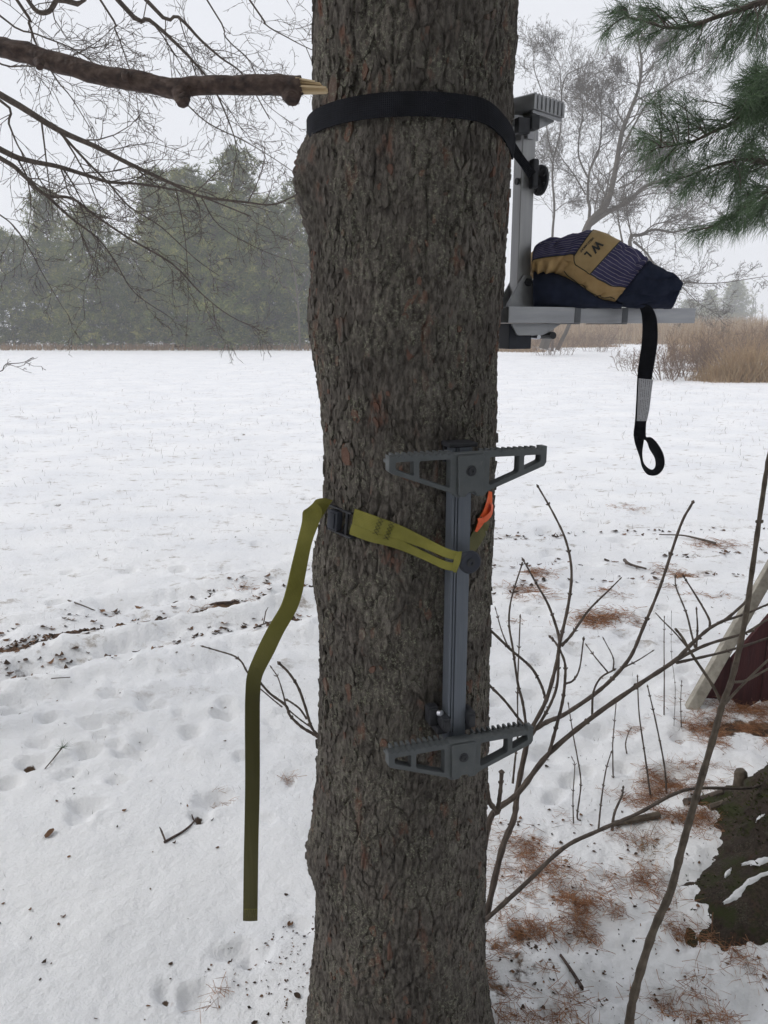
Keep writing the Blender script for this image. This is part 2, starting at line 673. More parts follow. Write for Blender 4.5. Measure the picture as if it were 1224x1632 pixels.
M['needle'] = tint_mat('pine_needles', [(0.0, (0.045, 0.08, 0.034)), (0.5, (0.095, 0.155, 0.075)), (1.0, (0.18, 0.25, 0.145))], 0.45, 0.4, trans=0.35)
M['far_needle'] = tint_mat('far_pine_foliage', [(0.0, (0.030, 0.052, 0.014)), (0.4, (0.085, 0.115, 0.028)), (0.7, (0.19, 0.205, 0.055)), (1.0, (0.30, 0.28, 0.09))], 0.7, 0.2, trans=0.2)
M['straw'] = tint_mat('fallen_needles', [(0.0, (0.12, 0.052, 0.026)), (0.5, (0.30, 0.14, 0.068)), (0.85, (0.42, 0.22, 0.11)), (1.0, (0.46, 0.33, 0.20))], 0.7, 0.25)
M['leaf'] = tint_mat('dead_leaves', [(0.0, (0.030, 0.022, 0.016)), (0.6, (0.085, 0.05, 0.032)), (1.0, (0.22, 0.12, 0.065))], 0.8, 0.2)
M['grass'] = tint_mat('dry_grass', [(0.0, (0.17, 0.11, 0.065)), (0.5, (0.33, 0.225, 0.13)), (0.85, (0.42, 0.29, 0.16)), (1.0, (0.45, 0.36, 0.24))], 0.85, 0.1, trans=0.2)
M['moss'] = tint_mat('moss', [(0.0, (0.018, 0.026, 0.006)), (0.6, (0.045, 0.058, 0.012)), (1.0, (0.085, 0.09, 0.025))], 0.9, 0.1)

# snow, with the thin places where soil and grass come through (attribute 'bare')
m, nt, b = newmat('snow')
N, L = nt.nodes, nt.links
tc = N.new('ShaderNodeTexCoord')
a_ = N.new('ShaderNodeAttribute')
a_.attribute_name = 'bare'
n1 = N.new('ShaderNodeTexNoise')
n1.inputs['Scale'].default_value = 55
n1.inputs['Detail'].default_value = 6
n1.inputs['Roughness'].default_value = 0.7
L.new(tc.outputs['Object'], n1.inputs[0])
fld = N.new('ShaderNodeAttribute')
fld.attribute_name = 'field'
mps = N.new('ShaderNodeMapping')
mps.inputs['Scale'].default_value = (0.9, 1.3, 1)
L.new(tc.outputs['Object'], mps.inputs[0])
nsp = N.new('ShaderNodeTexNoise')
nsp.inputs['Scale'].default_value = 5.5
nsp.inputs['Detail'].default_value = 9
nsp.inputs['Roughness'].default_value = 0.78
L.new(mps.outputs[0], nsp.inputs[0])
spk = N.new('ShaderNodeMapRange')
spk.interpolation_type = 'SMOOTHSTEP'
spk.inputs[1].default_value = 0.545
spk.inputs[2].default_value = 0.665
L.new(nsp.outputs[0], spk.inputs[0])
spm = N.new('ShaderNodeMath')
spm.operation = 'MULTIPLY'
L.new(spk.outputs[0], spm.inputs[0])
L.new(fld.outputs['Fac'], spm.inputs[1])
ad = N.new('ShaderNodeMath')
ad.operation = 'MULTIPLY_ADD'
L.new(n1.outputs[0], ad.inputs[0])
ad.inputs[1].default_value = 0.9
L.new(a_.outputs['Fac'], ad.inputs[2])
mr = N.new('ShaderNodeMapRange')
mr.interpolation_type = 'SMOOTHSTEP'
mr.inputs[1].default_value = 0.88
mr.inputs[2].default_value = 1.12
L.new(ad.outputs[0], mr.inputs[0])
n2 = N.new('ShaderNodeTexNoise')
n2.inputs['Scale'].default_value = 23
n2.inputs['Detail'].default_value = 5
L.new(tc.outputs['Object'], n2.inputs[0])
cr = N.new('ShaderNodeValToRGB')
cr.color_ramp.elements[0].position = 0.35
cr.color_ramp.elements[0].color = (0.045, 0.03, 0.02, 1)
cr.color_ramp.elements[1].position = 0.7
cr.color_ramp.elements[1].color = (0.19, 0.115, 0.065, 1)
L.new(n2.outputs[0], cr.inputs[0])
mx = N.new('ShaderNodeMix')
mx.data_type = 'RGBA'
L.new(mr.outputs[0], mx.inputs[0])
n4 = N.new('ShaderNodeTexNoise')
n4.inputs['Scale'].default_value = 1.3
n4.inputs['Detail'].default_value = 5
L.new(tc.outputs['Object'], n4.inputs[0])
cs = N.new('ShaderNodeValToRGB')
cs.color_ramp.elements[0].position = 0.35
cs.color_ramp.elements[0].color = (0.82, 0.83, 0.852, 1)
cs.color_ramp.elements[1].position = 0.65
cs.color_ramp.elements[1].color = (0.91, 0.912, 0.918, 1)
L.new(n4.outputs[0], cs.inputs[0])
mxs = N.new('ShaderNodeMix')
mxs.data_type = 'RGBA'
L.new(spm.outputs[0], mxs.inputs[0])
L.new(cs.outputs[0], mxs.inputs[6])
mxs.inputs[7].default_value = (0.30, 0.25, 0.20, 1)
L.new(mxs.outputs[2], mx.inputs[6])
L.new(cr.outputs[0], mx.inputs[7])
L.new(mx.outputs[2], b.inputs['Base Color'])
b.inputs['Roughness'].default_value = 0.75
b.inputs['Specular IOR Level'].default_value = 0.25
n3 = N.new('ShaderNodeTexNoise')
n3.inputs['Scale'].default_value = 38
n3.inputs['Detail'].default_value = 8
n3.inputs['Roughness'].default_value = 0.65
L.new(tc.outputs['Object'], n3.inputs[0])
bp = N.new('ShaderNodeBump')
bp.inputs['Distance'].default_value = 0.016
bp.inputs['Strength'].default_value = 0.7
L.new(n3.outputs[0], bp.inputs['Height'])
L.new(bp.outputs[0], b.inputs['Normal'])
M['snow'] = m

# striped glove cloth: thin pale stripes along the glove over indigo
m, nt, b = newmat('striped_indigo_cloth')
N, L = nt.nodes, nt.links
a2 = N.new('ShaderNodeAttribute')
a2.attribute_name = 'across'
tc = N.new('ShaderNodeTexCoord')
nz = N.new('ShaderNodeTexNoise')
nz.inputs['Scale'].default_value = 60
nz.inputs['Detail'].default_value = 3
L.new(tc.outputs['Object'], nz.inputs[0])


def mnode(op, x, y=0.0, z=None):
    n = N.new('ShaderNodeMath')
    n.operation = op
    for i, s_ in enumerate((x, y, z)):
        if s_ is None:
            continue
        if isinstance(s_, (int, float)):
            n.inputs[i].default_value = s_
        else:
            L.new(s_, n.inputs[i])
    return n.outputs[0]


ph = mnode('ADD', mnode('MULTIPLY', a2.outputs['Fac'], 17.0), mnode('MULTIPLY', nz.outputs[0], 0.5))
fr = mnode('FRACT', ph)
st = mnode('LESS_THAN', fr, 0.13)
st2 = mnode('MULTIPLY', st, 0.55)
base = N.new('ShaderNodeMix')
base.data_type = 'RGBA'
L.new(nz.outputs[0], base.inputs[0])
base.inputs[6].default_value = (0.028, 0.029, 0.072, 1)
base.inputs[7].default_value = (0.072, 0.064, 0.135, 1)
mx = N.new('ShaderNodeMix')
mx.data_type = 'RGBA'
L.new(st2, mx.inputs[0])
L.new(base.outputs[2], mx.inputs[6])
mx.inputs[7].default_value = (0.42, 0.38, 0.40, 1)
L.new(mx.outputs[2], b.inputs['Base Color'])
b.inputs['Roughness'].default_value = 0.9
b.inputs['Specular IOR Level'].default_value = 0.15
M['stripe'] = m

# white care tag with rows of fine print running along it
m, nt, b = newmat('printed_tag')
N, L = nt.nodes, nt.links
a1 = N.new('ShaderNodeAttribute')
a1.attribute_name = 'along'
a2 = N.new('ShaderNodeAttribute')
a2.attribute_name = 'across'
rows = mnode('FRACT', mnode('MULTIPLY', mnode('ADD', a2.outputs['Fac'], 0.5), 7.0))
inrow = mnode('MULTIPLY', mnode('GREATER_THAN', rows, 0.25), mnode('LESS_THAN', rows, 0.75))
rowid = mnode('FLOOR', mnode('MULTIPLY', mnode('ADD', a2.outputs['Fac'], 0.5), 7.0))
cmb = N.new('ShaderNodeCombineXYZ')
L.new(mnode('MULTIPLY', a1.outputs['Fac'], 900.0), cmb.inputs[0])
L.new(mnode('MULTIPLY', rowid, 7.3), cmb.inputs[1])
wnz = N.new('ShaderNodeTexNoise')
wnz.inputs['Scale'].default_value = 1.0
L.new(cmb.outputs[0], wnz.inputs[0])
letters = mnode('GREATER_THAN', wnz.outputs[0], 0.47)
edge = mnode('LESS_THAN', mnode('ABSOLUTE', a2.outputs['Fac']), 0.44)
prt = mnode('MULTIPLY', mnode('MULTIPLY', inrow, letters), mnode('MULTIPLY', edge, 0.62))
mx = N.new('ShaderNodeMix')
mx.data_type = 'RGBA'
L.new(prt, mx.inputs[0])
mx.inputs[6].default_value = (0.55, 0.55, 0.58, 1)
mx.inputs[7].default_value = (0.05, 0.05, 0.06, 1)
L.new(mx.outputs[2], b.inputs['Base Color'])
b.inputs['Roughness'].default_value = 0.6
M['tag'] = m

# ------------------------------------------------------------------ the snow ground: one sheet out to the horizon
# ruts pressed by wheels, dents left by feet, places where needles have melted the snow
RUTS = [([(-40, 1042), (60, 1012), (150, 995), (300, 975), (430, 948), (520, 925)], 0.09, 0.060, 0.80),
        ([(-40, 1075), (100, 1045), (260, 1018), (420, 990), (520, 968)], 0.10, 0.050, 0.34),
        ([(-40, 1012), (160, 975), (330, 945), (520, 902)], 0.10, 0.045, 0.26),
        ([(-40, 1125), (150, 1085), (330, 1052), (520, 1018)], 0.10, 0.032, 0.12),
        ([(770, 905), (900, 893), (1000, 890), (1110, 880), (1300, 872)], 0.09, 0.02, 0.30),
        ([(770, 940), (900, 925), (1060, 915), (1300, 905)], 0.10, 0.016, 0.22),
        ([(780, 855), (900, 850), (1050, 845), (1300, 835)], 0.12, 0.02, 0.12)]
RUTS = [([gp(*p) for p in pl], w, d, bb) for pl, w, d, bb in RUTS]
DENTS = [(244, 1117, .10), (357, 1134, .10), (213, 1193, .09), (235, 1176, .08), (308, 1162, .11), (185, 1149, .06), (150, 1152, .10),
         (77, 1143, .09), (62, 1182, .09), (52, 1215, .09), (435, 1153, .06), (450, 1130, .06), (362, 1120, .07), (383, 1208, .06),
         (340, 1272, .10), (325, 1292, .07), (330, 1298, .06), (135, 1285, .10), (120, 1305, .07), (375, 1505, .08), (400, 1520, .08),
         (265, 1582, .06), (318, 1580, .08), (205, 906, .12), (112, 910, .10), (285, 907, .10), (90, 960, .10), (180, 1105, .08),
         (460, 1240, .05), (470, 1475, .05), (20, 1130, .1), (10, 1250, .09), (190, 1240, .08), (420, 1300, .06),
         (1030, 818, .2), (955, 830, .16), (990, 860, .16), (870, 845, .14), (880, 880, .14), (940, 900, .16), (905, 930, .12), (1010, 930, .14),
         (860, 975, .10), (920, 1040, .12), (1000, 1010, .1), (905, 1020, .1), (1030, 1095, .1), (960, 1120, .1), (860, 1055, .1),
         (880, 1265, .08), (905, 1240, .08), (930, 1225, .07), (845, 1235, .06), (1000, 1225, .07), (1120, 1280, .08), (790, 1120, .07),
         (870, 1330, .05), (1080, 1410, .07), (960, 1570, .07), (1180, 1600, .08), (1120, 1610, .06), (880, 1610, .06), (930, 1420, .06)]
DENTS = [(gp(x, y), r * 0.56) for x, y, r in DENTS]
_rf = random.Random(4)
for _k in range(190):
    _a, _r = R(_rf.uniform(-30, 30)), 2.6 * math.exp(_rf.random() * 1.7)
    DENTS.append((Vector((math.sin(_a) * _r, math.cos(_a) * _r, 0)), _rf.uniform(0.025, 0.06)))
# patches of fallen needles: pixel, radius in m, density
PATCH = [(940, 1445, .09, 1.0), (975, 1480, .09, .9), (955, 1500, .07, 1), (905, 1425, .06, .7), (830, 1365, .08, .8), (862, 1385, .07, .8),
         (800, 1370, .05, .6), (840, 1340, .05, .7), (820, 1470, .07, .9), (850, 1480, .05, .5), (1010, 1400, .07, .7), (1030, 1430, .06, .8),
         (1045, 1275, .09, 1.0), (1080, 1300, .08, .9), (1020, 1265, .05, .6), (1075, 1345, .06, .7), (1110, 1320, .05, .6), (1130, 1310, .07, .9),
         (1100, 1500, .08, .7), (1140, 1530, .08, .8), (1080, 1480, .05, .5), (820, 1540, .09, .9), (850, 1560, .08, .7), (790, 1560, .06, .8),
         (800, 1600, .06, .6), (880, 1580, .06, .5), (1060, 1570, .06, .6), (1065, 1605, .07, .8), (880, 1625, .06, .6), (1150, 1620, .06, .5),
         (1060, 1240, .12, .8), (1100, 1245, .09, .6), (1170, 1140, .16, 1), (1215, 1150, .16, 1), (1130, 1170, .13, .8), (1200, 1175, .15, .9),
         (1100, 1175, .08, .6), (1225, 1120, .16, 1), (1150, 1155, .10, .8), (850, 912, .10, .8), (820, 945, .15, .7), (970, 985, .15, .9), (930, 990, .10, .6),
         (840, 935, .08, .6), (1090, 932, .11, .8), (1080, 910, .10, .7), (1055, 905, .10, .4), (1120, 945, .09, .5), (985, 942, .10, .4),
         (815, 988, .08, .5), (1000, 808, .16, .3), (390, 930, .12, .4), (350, 968, .10, .35), (275, 1045, .08, .35), (1140, 868, .14, .4),
         (1000, 1165, .06, .4), (1040, 1030, .06, .3), (340, 1270, .05, .3), (1010, 1390, .05, .6), (1180, 1240, .05, .5), (1150, 1235, .05, .4),
         (783, 1620, .05, .6), (785, 1500, .04, .8), (783, 1450, .04, .6), (460, 1240, .03, .4), (318, 1582, .04, .5), (1030, 1340, .06, .8)]
PATCH = [(gp(x, y), r, w) for x, y, r, w in PATCH]
NR = np.array([[p.x, p.y, r, w] for p, r, w in PATCH])


def seg_dist(x, y, pl):
    d = np.full(x.shape, 1e9)
    for a, b_ in zip(pl[:-1], pl[1:]):
        ax, ay, bx, by = a.x, a.y, b_.x, b_.y
        t = np.clip(((x - ax) * (bx - ax) + (y - ay) * (by - ay)) / ((bx - ax) ** 2 + (by - ay) ** 2), 0, 1)
        d = np.minimum(d, np.hypot(x - ax - t * (bx - ax), y - ay - t * (by - ay)))
    return d


def snow(x, y):
    """height and bareness of the snow"""
    x, y = np.asarray(x, float), np.asarray(y, float)
    p = np.stack([x, y, np.zeros_like(x)], 1)
    r = np.hypot(x, y)
    near = 1 / (1 + (r / 12) ** 2)
    wx = x + 0.10 * fbm(p * 1.7, 3, 5)
    wy = y + 0.10 * fbm(p * 1.7 + np.array([9, 3, 0]), 3, 6)
    h = 0.030 * fbm(p * 0.45, 3, 1) + 0.014 * near * fbm(p * 2.2, 4, 2) + 0.006 * near * fbm(p * 9, 3, 3) + 0.004 * near * fbm(p * 26, 3, 4)
    bare = np.zeros_like(x)
    for pl, w, d, bb in RUTS:
        q = seg_dist(wx, wy, pl)
        h -= d * np.exp(-(q / w) ** 2) * (0.75 + 0.6 * fbm(p * 4, 2, 11))
        h += 0.35 * d * np.exp(-((q - 2.0 * w) / (0.8 * w)) ** 2)
        bare += bb * np.exp(-(q / (0.55 * w)) ** 2) * sstep(-0.15, 0.45, fbm(p * 2.6, 3, 12) + 0.1)
    churn = np.zeros_like(x)
    for pl, w, d, bb in RUTS[:4]:
        churn = np.maximum(churn, np.exp(-(seg_dist(wx, wy, pl) / 0.32) ** 2))
    rg1 = 1 - np.abs(fbm(p * np.array([4.0, 7.0, 1]), 4, 13))
    h += churn * (0.030 * (rg1 - 0.8) + 0.012 * fbm(p * 22, 3, 14))
    bare += churn * 0.34 * sstep(0.12, 0.55, fbm(p * np.array([3.0, 7.0, 1]), 4, 17))
    tz_ = sstep(2.25, 2.7, y) * sstep(7.0, 4.2, y)
    h += tz_ * (0.022 * (np.abs(fbm(p * np.array([3.2, 5.0, 1]), 4, 27)) - 0.2) + 0.014 * fbm(p * np.array([8, 12, 1]), 3, 28))
    bare += tz_ * 0.36 * sstep(0.28, 0.62, fbm(p * np.array([4.0, 8.0, 1]), 4, 29))
    wx2 = x + 0.030 * fbm(p * 11, 2, 15)
    wy2 = y + 0.030 * fbm(p * 11 + np.array([4, 2, 0]), 2, 16)
    rag = fbm(p * 14, 3, 18)
    for di_, (c, rr) in enumerate(DENTS):
        q2 = ((wx2 - c.x) / rr) ** 2 + ((wy2 - c.y) / (rr * 0.8)) ** 2
        h -= 0.70 * min(rr, 0.065) * np.exp(-q2 ** 2.2 * 1.3)
        h += 0.06 * rr * np.exp(-((np.sqrt(q2) - 1.5) / 0.4) ** 2)
        bare += (0.85 if di_ % 3 == 0 else 0.25) * np.exp(-q2 * 3.5) * (0.7 + 1.2 * rag)
    lump = np.zeros_like(x)
    for c, rr, w in PATCH:
        q2 = ((wx2 - c.x) ** 2 + (wy2 - c.y) ** 2) / (rr * rr)
        e = np.exp(-q2)
        h -= 0.012 * w * e
        bare += 0.34 * w * e * (0.7 + 0.9 * rag)
        lump = np.maximum(lump, np.exp(-q2 * 0.25))
    # rough, clotted snow round the needles at the right foot of the tree
    zone = sstep(0.05, 0.5, x) * sstep(2.35, 1.75, y)
    h += np.maximum(zone, 0.5 * lump) * near * (0.026 * fbm(p * 15, 3, 21) + 0.012 * np.abs(fbm(p * 34, 2, 22)))
    bare += 0.30 * zone * sstep(0.10, 0.55, fbm(p * 9, 3, 24))
    # thin streaks further out where grass shows
    q = np.stack([x * 0.55 + 0.15 * y, y * 1.15, np.zeros_like(x)], 1)
    bare += 0.34 * sstep(0.22, 0.62, fbm(q * 1.5, 4, 31)) * sstep(3.0, 6, r) * sstep(70, 14, r)
    q = np.stack([x * 0.10 + 0.03 * y, y * 0.6, np.zeros_like(x)], 1)
    band = np.exp(-((r - 10.5 - 0.15 * x) / 1.6) ** 2) + 0.7 * np.exp(-((r - 14.5 + 0.1 * x) / 0.9) ** 2)
    bare += 0.42 * band * sstep(-0.05, 0.5, fbm(q * 2.2, 4, 32))
    h -= 0.03 * band * np.abs(fbm(q * 3, 3, 33))
    h += 0.05 * np.exp(-((x - 1.46) ** 2 + (y - 2.02) ** 2) / 0.25)      # the mound the mossy roots stand on
    h += 0.03 * np.exp(-((x - 0.04) ** 2 + (y - 1.45) ** 2) / 0.12)
    return h, np.clip(bare, 0, 1.1)


def gz(x, y):
    return float(snow(np.array([x]), np.array([y]))[0][0])


def gpt(px, py, dz=0.0):
    p = gp(px, py)
    for _ in range(3):
        p = gp(px, py, gz(p.x, p.y))
    p.z += dz
    return p


front = np.radians(np.linspace(-37, 37, 480))
back = np.radians(np.linspace(37, 323, 50)[1:-1])
ang = np.concatenate([front, back])
rad = [0.25, 0.5, 0.75, 0.95]
while rad[-1] < 14:
    rad.append(rad[-1] * 1.0085)
while rad[-1] < 245:
    rad.append(rad[-1] * 1.03)
rad = np.array(rad)
AA, RR = np.meshgrid(ang, rad)
gx, gy = (np.sin(AA) * RR).ravel(), (np.cos(AA) * RR).ravel()
gh, gb = snow(gx, gy)
nA, nR = len(ang), len(rad)
idx = np.arange(nA * nR).reshape(nR, nA)
nxt = np.roll(idx, -1, axis=1)
F = np.stack([idx[:-1].ravel(), nxt[:-1].ravel(), nxt[1:].ravel(), idx[1:].ravel()], 1)[:, ::-1]
V = np.concatenate([np.stack([gx, gy, gh], 1), [[0, 0, 0.0]]])
cen = len(V) - 1
me = np_mesh('snow_ground', V, F, M['snow'])
add_attr(me, 'bare', np.concatenate([gb, [0]]))
add_attr(me, 'field', np.concatenate([0.80 * sstep(2.2, 4.5, np.hypot(gx, gy)), [0]]))
bm = bmesh.new()
bm.from_mesh(me)
bm.verts.ensure_lookup_table()
for k in range(nA):
    bm.faces.new((bm.verts[cen], bm.verts[int(nxt[0, k])], bm.verts[int(idx[0, k])])).smooth = True
bmesh.ops.recalc_face_normals(bm, faces=bm.faces)
bm.to_mesh(me)
bm.free()
if me.polygons[0].normal.z < 0:
    me.flip_normals()
ground = tag(link('snow_ground', me), kind='structure')

# ------------------------------------------------------------------ blades and needles (real little faces, random tint)
class Blades:
    def __init__(self):
        self.b, self.t, self.w, self.c, self.l = [], [], [], [], []

    def add(self, base, tip, width, tint):
        """base, tip (n,3); width (n,); tint (n,)"""
        self.b.append(base)
        self.t.append(tip)
        self.w.append(width)
        self.c.append(tint)

    def build(self, name, mat, parent=None, bend=0.0, seed=1):
        b_, t_ = np.concatenate(self.b), np.concatenate(self.t)
        w_, c_ = np.concatenate(self.w), np.concatenate(self.c)
        rg = np.random.default_rng(seed)
        n = len(b_)
        d = t_ - b_
        ln = np.linalg.norm(d, axis=1)[:, None] + 1e-9
        rv = rg.normal(size=(n, 3))
        side = np.cross(d / ln, rv)
        side /= np.linalg.norm(side, axis=1)[:, None] + 1e-9
        side *= w_[:, None] * 0.5
        if bend > 0:
            mid = (b_ + t_) / 2 + rg.normal(size=(n, 3)) * ln * bend
            V = np.concatenate([b_ - side, b_ + side, mid + side * 0.8, mid - side * 0.8, t_], 0)
            i = np.arange(n)
            F1 = np.stack([i, i + n, i + 2 * n], 1)
            F2 = np.stack([i, i + 2 * n, i + 3 * n], 1)
            F3 = np.stack([i + 3 * n, i + 2 * n, i + 4 * n], 1)
            F = np.concatenate([F1, F2, F3])
            tint = np.tile(c_, 5)
        else:
            V = np.concatenate([b_ - side, b_ + side, t_], 0)
            i = np.arange(n)
            F = np.stack([i, i + n, i + 2 * n], 1)
            tint = np.tile(c_, 3)
        me = np_mesh(name, V, F, mat, False)
        add_attr(me, 'tint', tint)
        return link(name, me, parent)


def rdirs(n, rg=rng):
    v = rg.normal(size=(n, 3))
    return v / np.linalg.norm(v, axis=1)[:, None]


# ------------------------------------------------------------------ the pine that carries the gear: trunk, bark scales, crown above the frame
TY = 1.45
PROF = [(-160, 503, 829), (0, 501, 824), (60, 500, 822), (120, 501, 818), (180, 501, 816), (215, 496, 814), (235, 485, 813), (262, 478, 812), (300, 481, 810),
        (340, 489, 808), (380, 497, 806), (440, 501, 805), (490, 495, 800), (530, 495, 796), (570, 505, 793), (640, 513, 790), (720, 517, 788),
        (800, 518, 785), (850, 509, 783), (890, 499, 781), (930, 500, 780), (980, 509, 779), (1050, 512, 778), (1150, 509, 778),
        (1250, 505, 776), (1340, 495, 773), (1380, 495, 772), (1420, 506, 771), (1500, 503, 772), (1560, 497, 776), (1632, 492, 784),
        (1720, 484, 796)]
pz, pl_, pr_ = [], [], []
for py, xl, xr in PROF:
    a, c = at(xl, py, TY - 0.02), at(xr, py, TY - 0.02)
    pz.append(a.z)
    pl_.append(a.x)
    pr_.append(c.x)
pz, pl_, pr_ = (np.array(q)[::-1] for q in (pz, pl_, pr_))
BARK = 0.0045                                  # mean relief of the bark, taken off the core
cfit = np.polyfit(pz, (pl_ + pr_) / 2, 2)
rfit = np.polyfit(pz, (pr_ - pl_) / 2, 3)


def tcx(z):
    z = np.clip(z, pz[0], pz[-1])
    return np.interp(z, pz, pr_) - tr0(z) - BARK


def tr0(z):
    z = np.clip(z, pz[0], pz[-1])
    return np.polyval(rfit, z) - BARK


def trl(z):
    zc = np.clip(z, pz[0], pz[-1])
    k = np.linspace(-1, 1, 5) * 0.012
    s = sum(np.interp(zc + q, pz, pl_) for q in k) / 5
    return tcx(zc) - s - BARK


def trad(th, z):
    """core radius; th = 0 faces the camera, positive to the right"""
    s = -np.sin(th)
    k = np.clip(s, 0, 1) ** 2.2
    return tr0(z) + (trl(z) - tr0(z)) * k


def tpos(th, z, off=0.0):
    r = trad(th, z) + off
    return np.stack([tcx(z) + np.sin(th) * r, TY - np.cos(th) * r, z + 0 * r], -1)


def on_trunk(px, py, off=0.0):
    """the point of the trunk seen at a pixel: (angle, height)"""
    d = ray(px, py)
    sY = np.arange(0.95, 1.5, 0.0004)
    X, Zq = d.x * sY / d.y, HCAM + d.z * sY / d.y
    dx, dy = X - tcx(Zq), TY - sY
    tq = np.arctan2(dx, dy)
    hit = np.nonzero(np.hypot(dx, dy) <= trad(tq, Zq) + off)[0]
    i = int(hit[0]) if len(hit) else int(np.argmin(np.hypot(dx, dy) - trad(tq, Zq)))
    return float(tq[i]), float(Zq[i])


tree = empty('pine_tree', (0, 0, 0))
tag(tree, 'thick pine trunk with scaly grey-brown bark in the middle, carrying the gear', 'tree')
thf = np.radians(np.linspace(-108, 108, 370))
thb = np.radians(np.linspace(108, 252, 30)[1:-1])
ths = np.concatenate([thf, thb])
zs = np.concatenate([np.arange(-0.1, 2.32, 0.0027), np.linspace(2.34, 9.5, 60)])
TH, ZZ = np.meshgrid(ths, zs)
th, zz = TH.ravel(), ZZ.ravel()
r0 = trad(th, zz)
taper = np.where(zz > 2.3, np.clip(1 - (zz - 2.3) * 0.09, 0.3, 1), 1.0)
flare = 0.018 * np.clip((0.22 - zz) / 0.4, 0, 1) ** 2
r0 = r0 * taper + flare
arc = th * 0.17
p3 = np.stack([np.sin(th) * 0.17, -np.cos(th) * 0.17, zz], 1)
wu = arc + 0.012 * fbm(p3 * np.array([18, 18, 9]), 3, 41)
wv = zz + 0.020 * fbm(p3 * np.array([18, 18, 9]) + 7, 3, 42)
f1, f2, cid = worley2(wu / 0.026, wv / 0.062, 50)
plates = sstep(0.0, 0.20, f2 - f1)
g1, g2, cid2 = worley2(wu / 0.0115 + 3 * cid, wv / 0.024, 60)
scales = sstep(0.0, 0.35, g2 - g1)
h1, h2, cid3 = worley2(wu / 0.0052, wv / 0.0105, 70)
ridge = 1 - np.abs(fbm(p3 * np.array([75, 75, 17]), 3, 44))
patchy = sstep(-0.25, 0.35, fbm(p3 * np.array([9, 9, 5]), 3, 45))
crack = sstep(0.10, 0.0, np.abs(fbm(p3 * np.array([26, 26, 7]), 3, 48))) * sstep(0.0, 0.35, fbm(p3 * np.array([8, 8, 4]) + 3, 2, 49))
disp = (0.0048 * (plates - 0.6) * (0.35 + 0.65 * patchy) + 0.0018 * (cid2 - 0.5) * scales + 0.0016 * (scales - 0.6) * (0.4 + 0.8 * patchy)
        + 0.0022 * (cid3 - 0.5) + 0.0045 * (ridge - 0.8) + 0.0075 * fbm(p3 * np.array([9, 9, 4.5]), 3, 46)
        + 0.0016 * fbm(p3 * np.array([170, 170, 80]), 2, 47) - 0.0048 * crack)
# the healed knots: a rough swirl on the left bulge and on the face
for kpx, kpy, kr, ka in ((610, 530, 0.035, 0.007), (490, 300, 0.05, 0.012), (565, 130, 0.03, -0.006), (640, 1400, 0.03, 0.005), (560, 940, 0.03, 0.004), (500, 1360, 0.03, 0.008)):
    kt, kz = on_trunk(kpx, kpy)
    q = np.hypot((th - kt) * 0.17, (zz - kz) * 0.7)
    disp += ka * np.exp(-(q / kr) ** 2) + abs(ka) * 0.35 * np.cos(q * 420 + 3 * fbm(p3 * 40, 2, 55)) * np.exp(-(q / kr) ** 2)
disp = np.where(zz > 2.32, 0, disp)
r = r0 + disp + BARK
V = np.stack([tcx(zz) + np.sin(th) * r, TY - np.cos(th) * r, zz], 1)
nT, nZ = len(ths), len(zs)
idx = np.arange(nT * nZ).reshape(nZ, nT)
nxt = np.roll(idx, -1, axis=1)
F = np.stack([idx[:-1].ravel(), nxt[:-1].ravel(), nxt[1:].ravel(), idx[1:].ravel()], 1)
me = np_mesh('trunk', V, F, M['bark'], True)
add_attr(me, 'tint', cid2 * 0.55 + cid * 0.45 + 0.08 * fbm(p3 * 30, 2, 58))
link('trunk', me, tree)

# loose, lifted bark scales standing proud of the furrows, each with its own edges
nS = 4800
sth = np.radians(rng.uniform(-110, 110, nS))
sz = rng.uniform(-0.05, 2.25, nS)
hw = rng.gamma(2.6, 0.0011, nS) + 0.0012
hh = hw * rng.uniform(1.1, 3.0, nS)
keep = np.ones(nS, bool)
sb = trad(sth, sz) + 0.0050 + rng.normal(0, 0.0014, nS)
sb += 0.0075 * fbm(np.stack([np.sin(sth) * 0.17, -np.cos(sth) * 0.17, sz], 1) * np.array([9, 9, 4.5]), 3, 46)
K = 7
V, F, tint = [], [], []
tl = rng.normal(0, 0.10, nS)
rnd = rng.uniform(0.65, 1.2, (nS, K))
rot = rng.normal(0, 0.25, nS)
tlift = rng.uniform(0.0002, 0.0018, nS)
for i in range(nS):
    base = len(V)
    for lay in (0, 1):
        for k in range(K):
            a = 2 * math.pi * k / K
            u = math.cos(a) * hw[i] * rnd[i, k] * (1.0 if lay else 1.15)
            v = math.sin(a) * hh[i] * rnd[i, k] * (1.0 if lay else 1.1)
            u, v = u * math.cos(rot[i]) - v * math.sin(rot[i]), u * math.sin(rot[i]) + v * math.cos(rot[i])
            off = (-0.004 if not lay else tlift[i] + max(-0.0015, min(0.0025, tl[i] * v + abs(u) * 0.10)))
            t2 = sth[i] + u / sb[i]
            rr = sb[i] + off
            z_ = sz[i] + v
            V.append((0.0, t2, rr, z_))
    F.append(tuple(base + K + k for k in range(K)))
    for k in range(K):
        k2 = (k + 1) % K
        F.append((base + k, base + k2, base + K + k2, base + K + k))
    tint += [random.random() ** 0.8] * (2 * K)
V = np.array(V)
cx_ = tcx(V[:, 3])
P = np.stack([cx_ + np.sin(V[:, 1]) * V[:, 2], TY - np.cos(V[:, 1]) * V[:, 2], V[:, 3]], 1)
me = bpy.data.meshes.new('bark_scales')
me.from_pydata(P.tolist(), [], F)
me.materials.append(M['bark'])
add_attr(me, 'tint', np.array(tint))
tag(link('bark_scales', me, tree), kind='stuff')


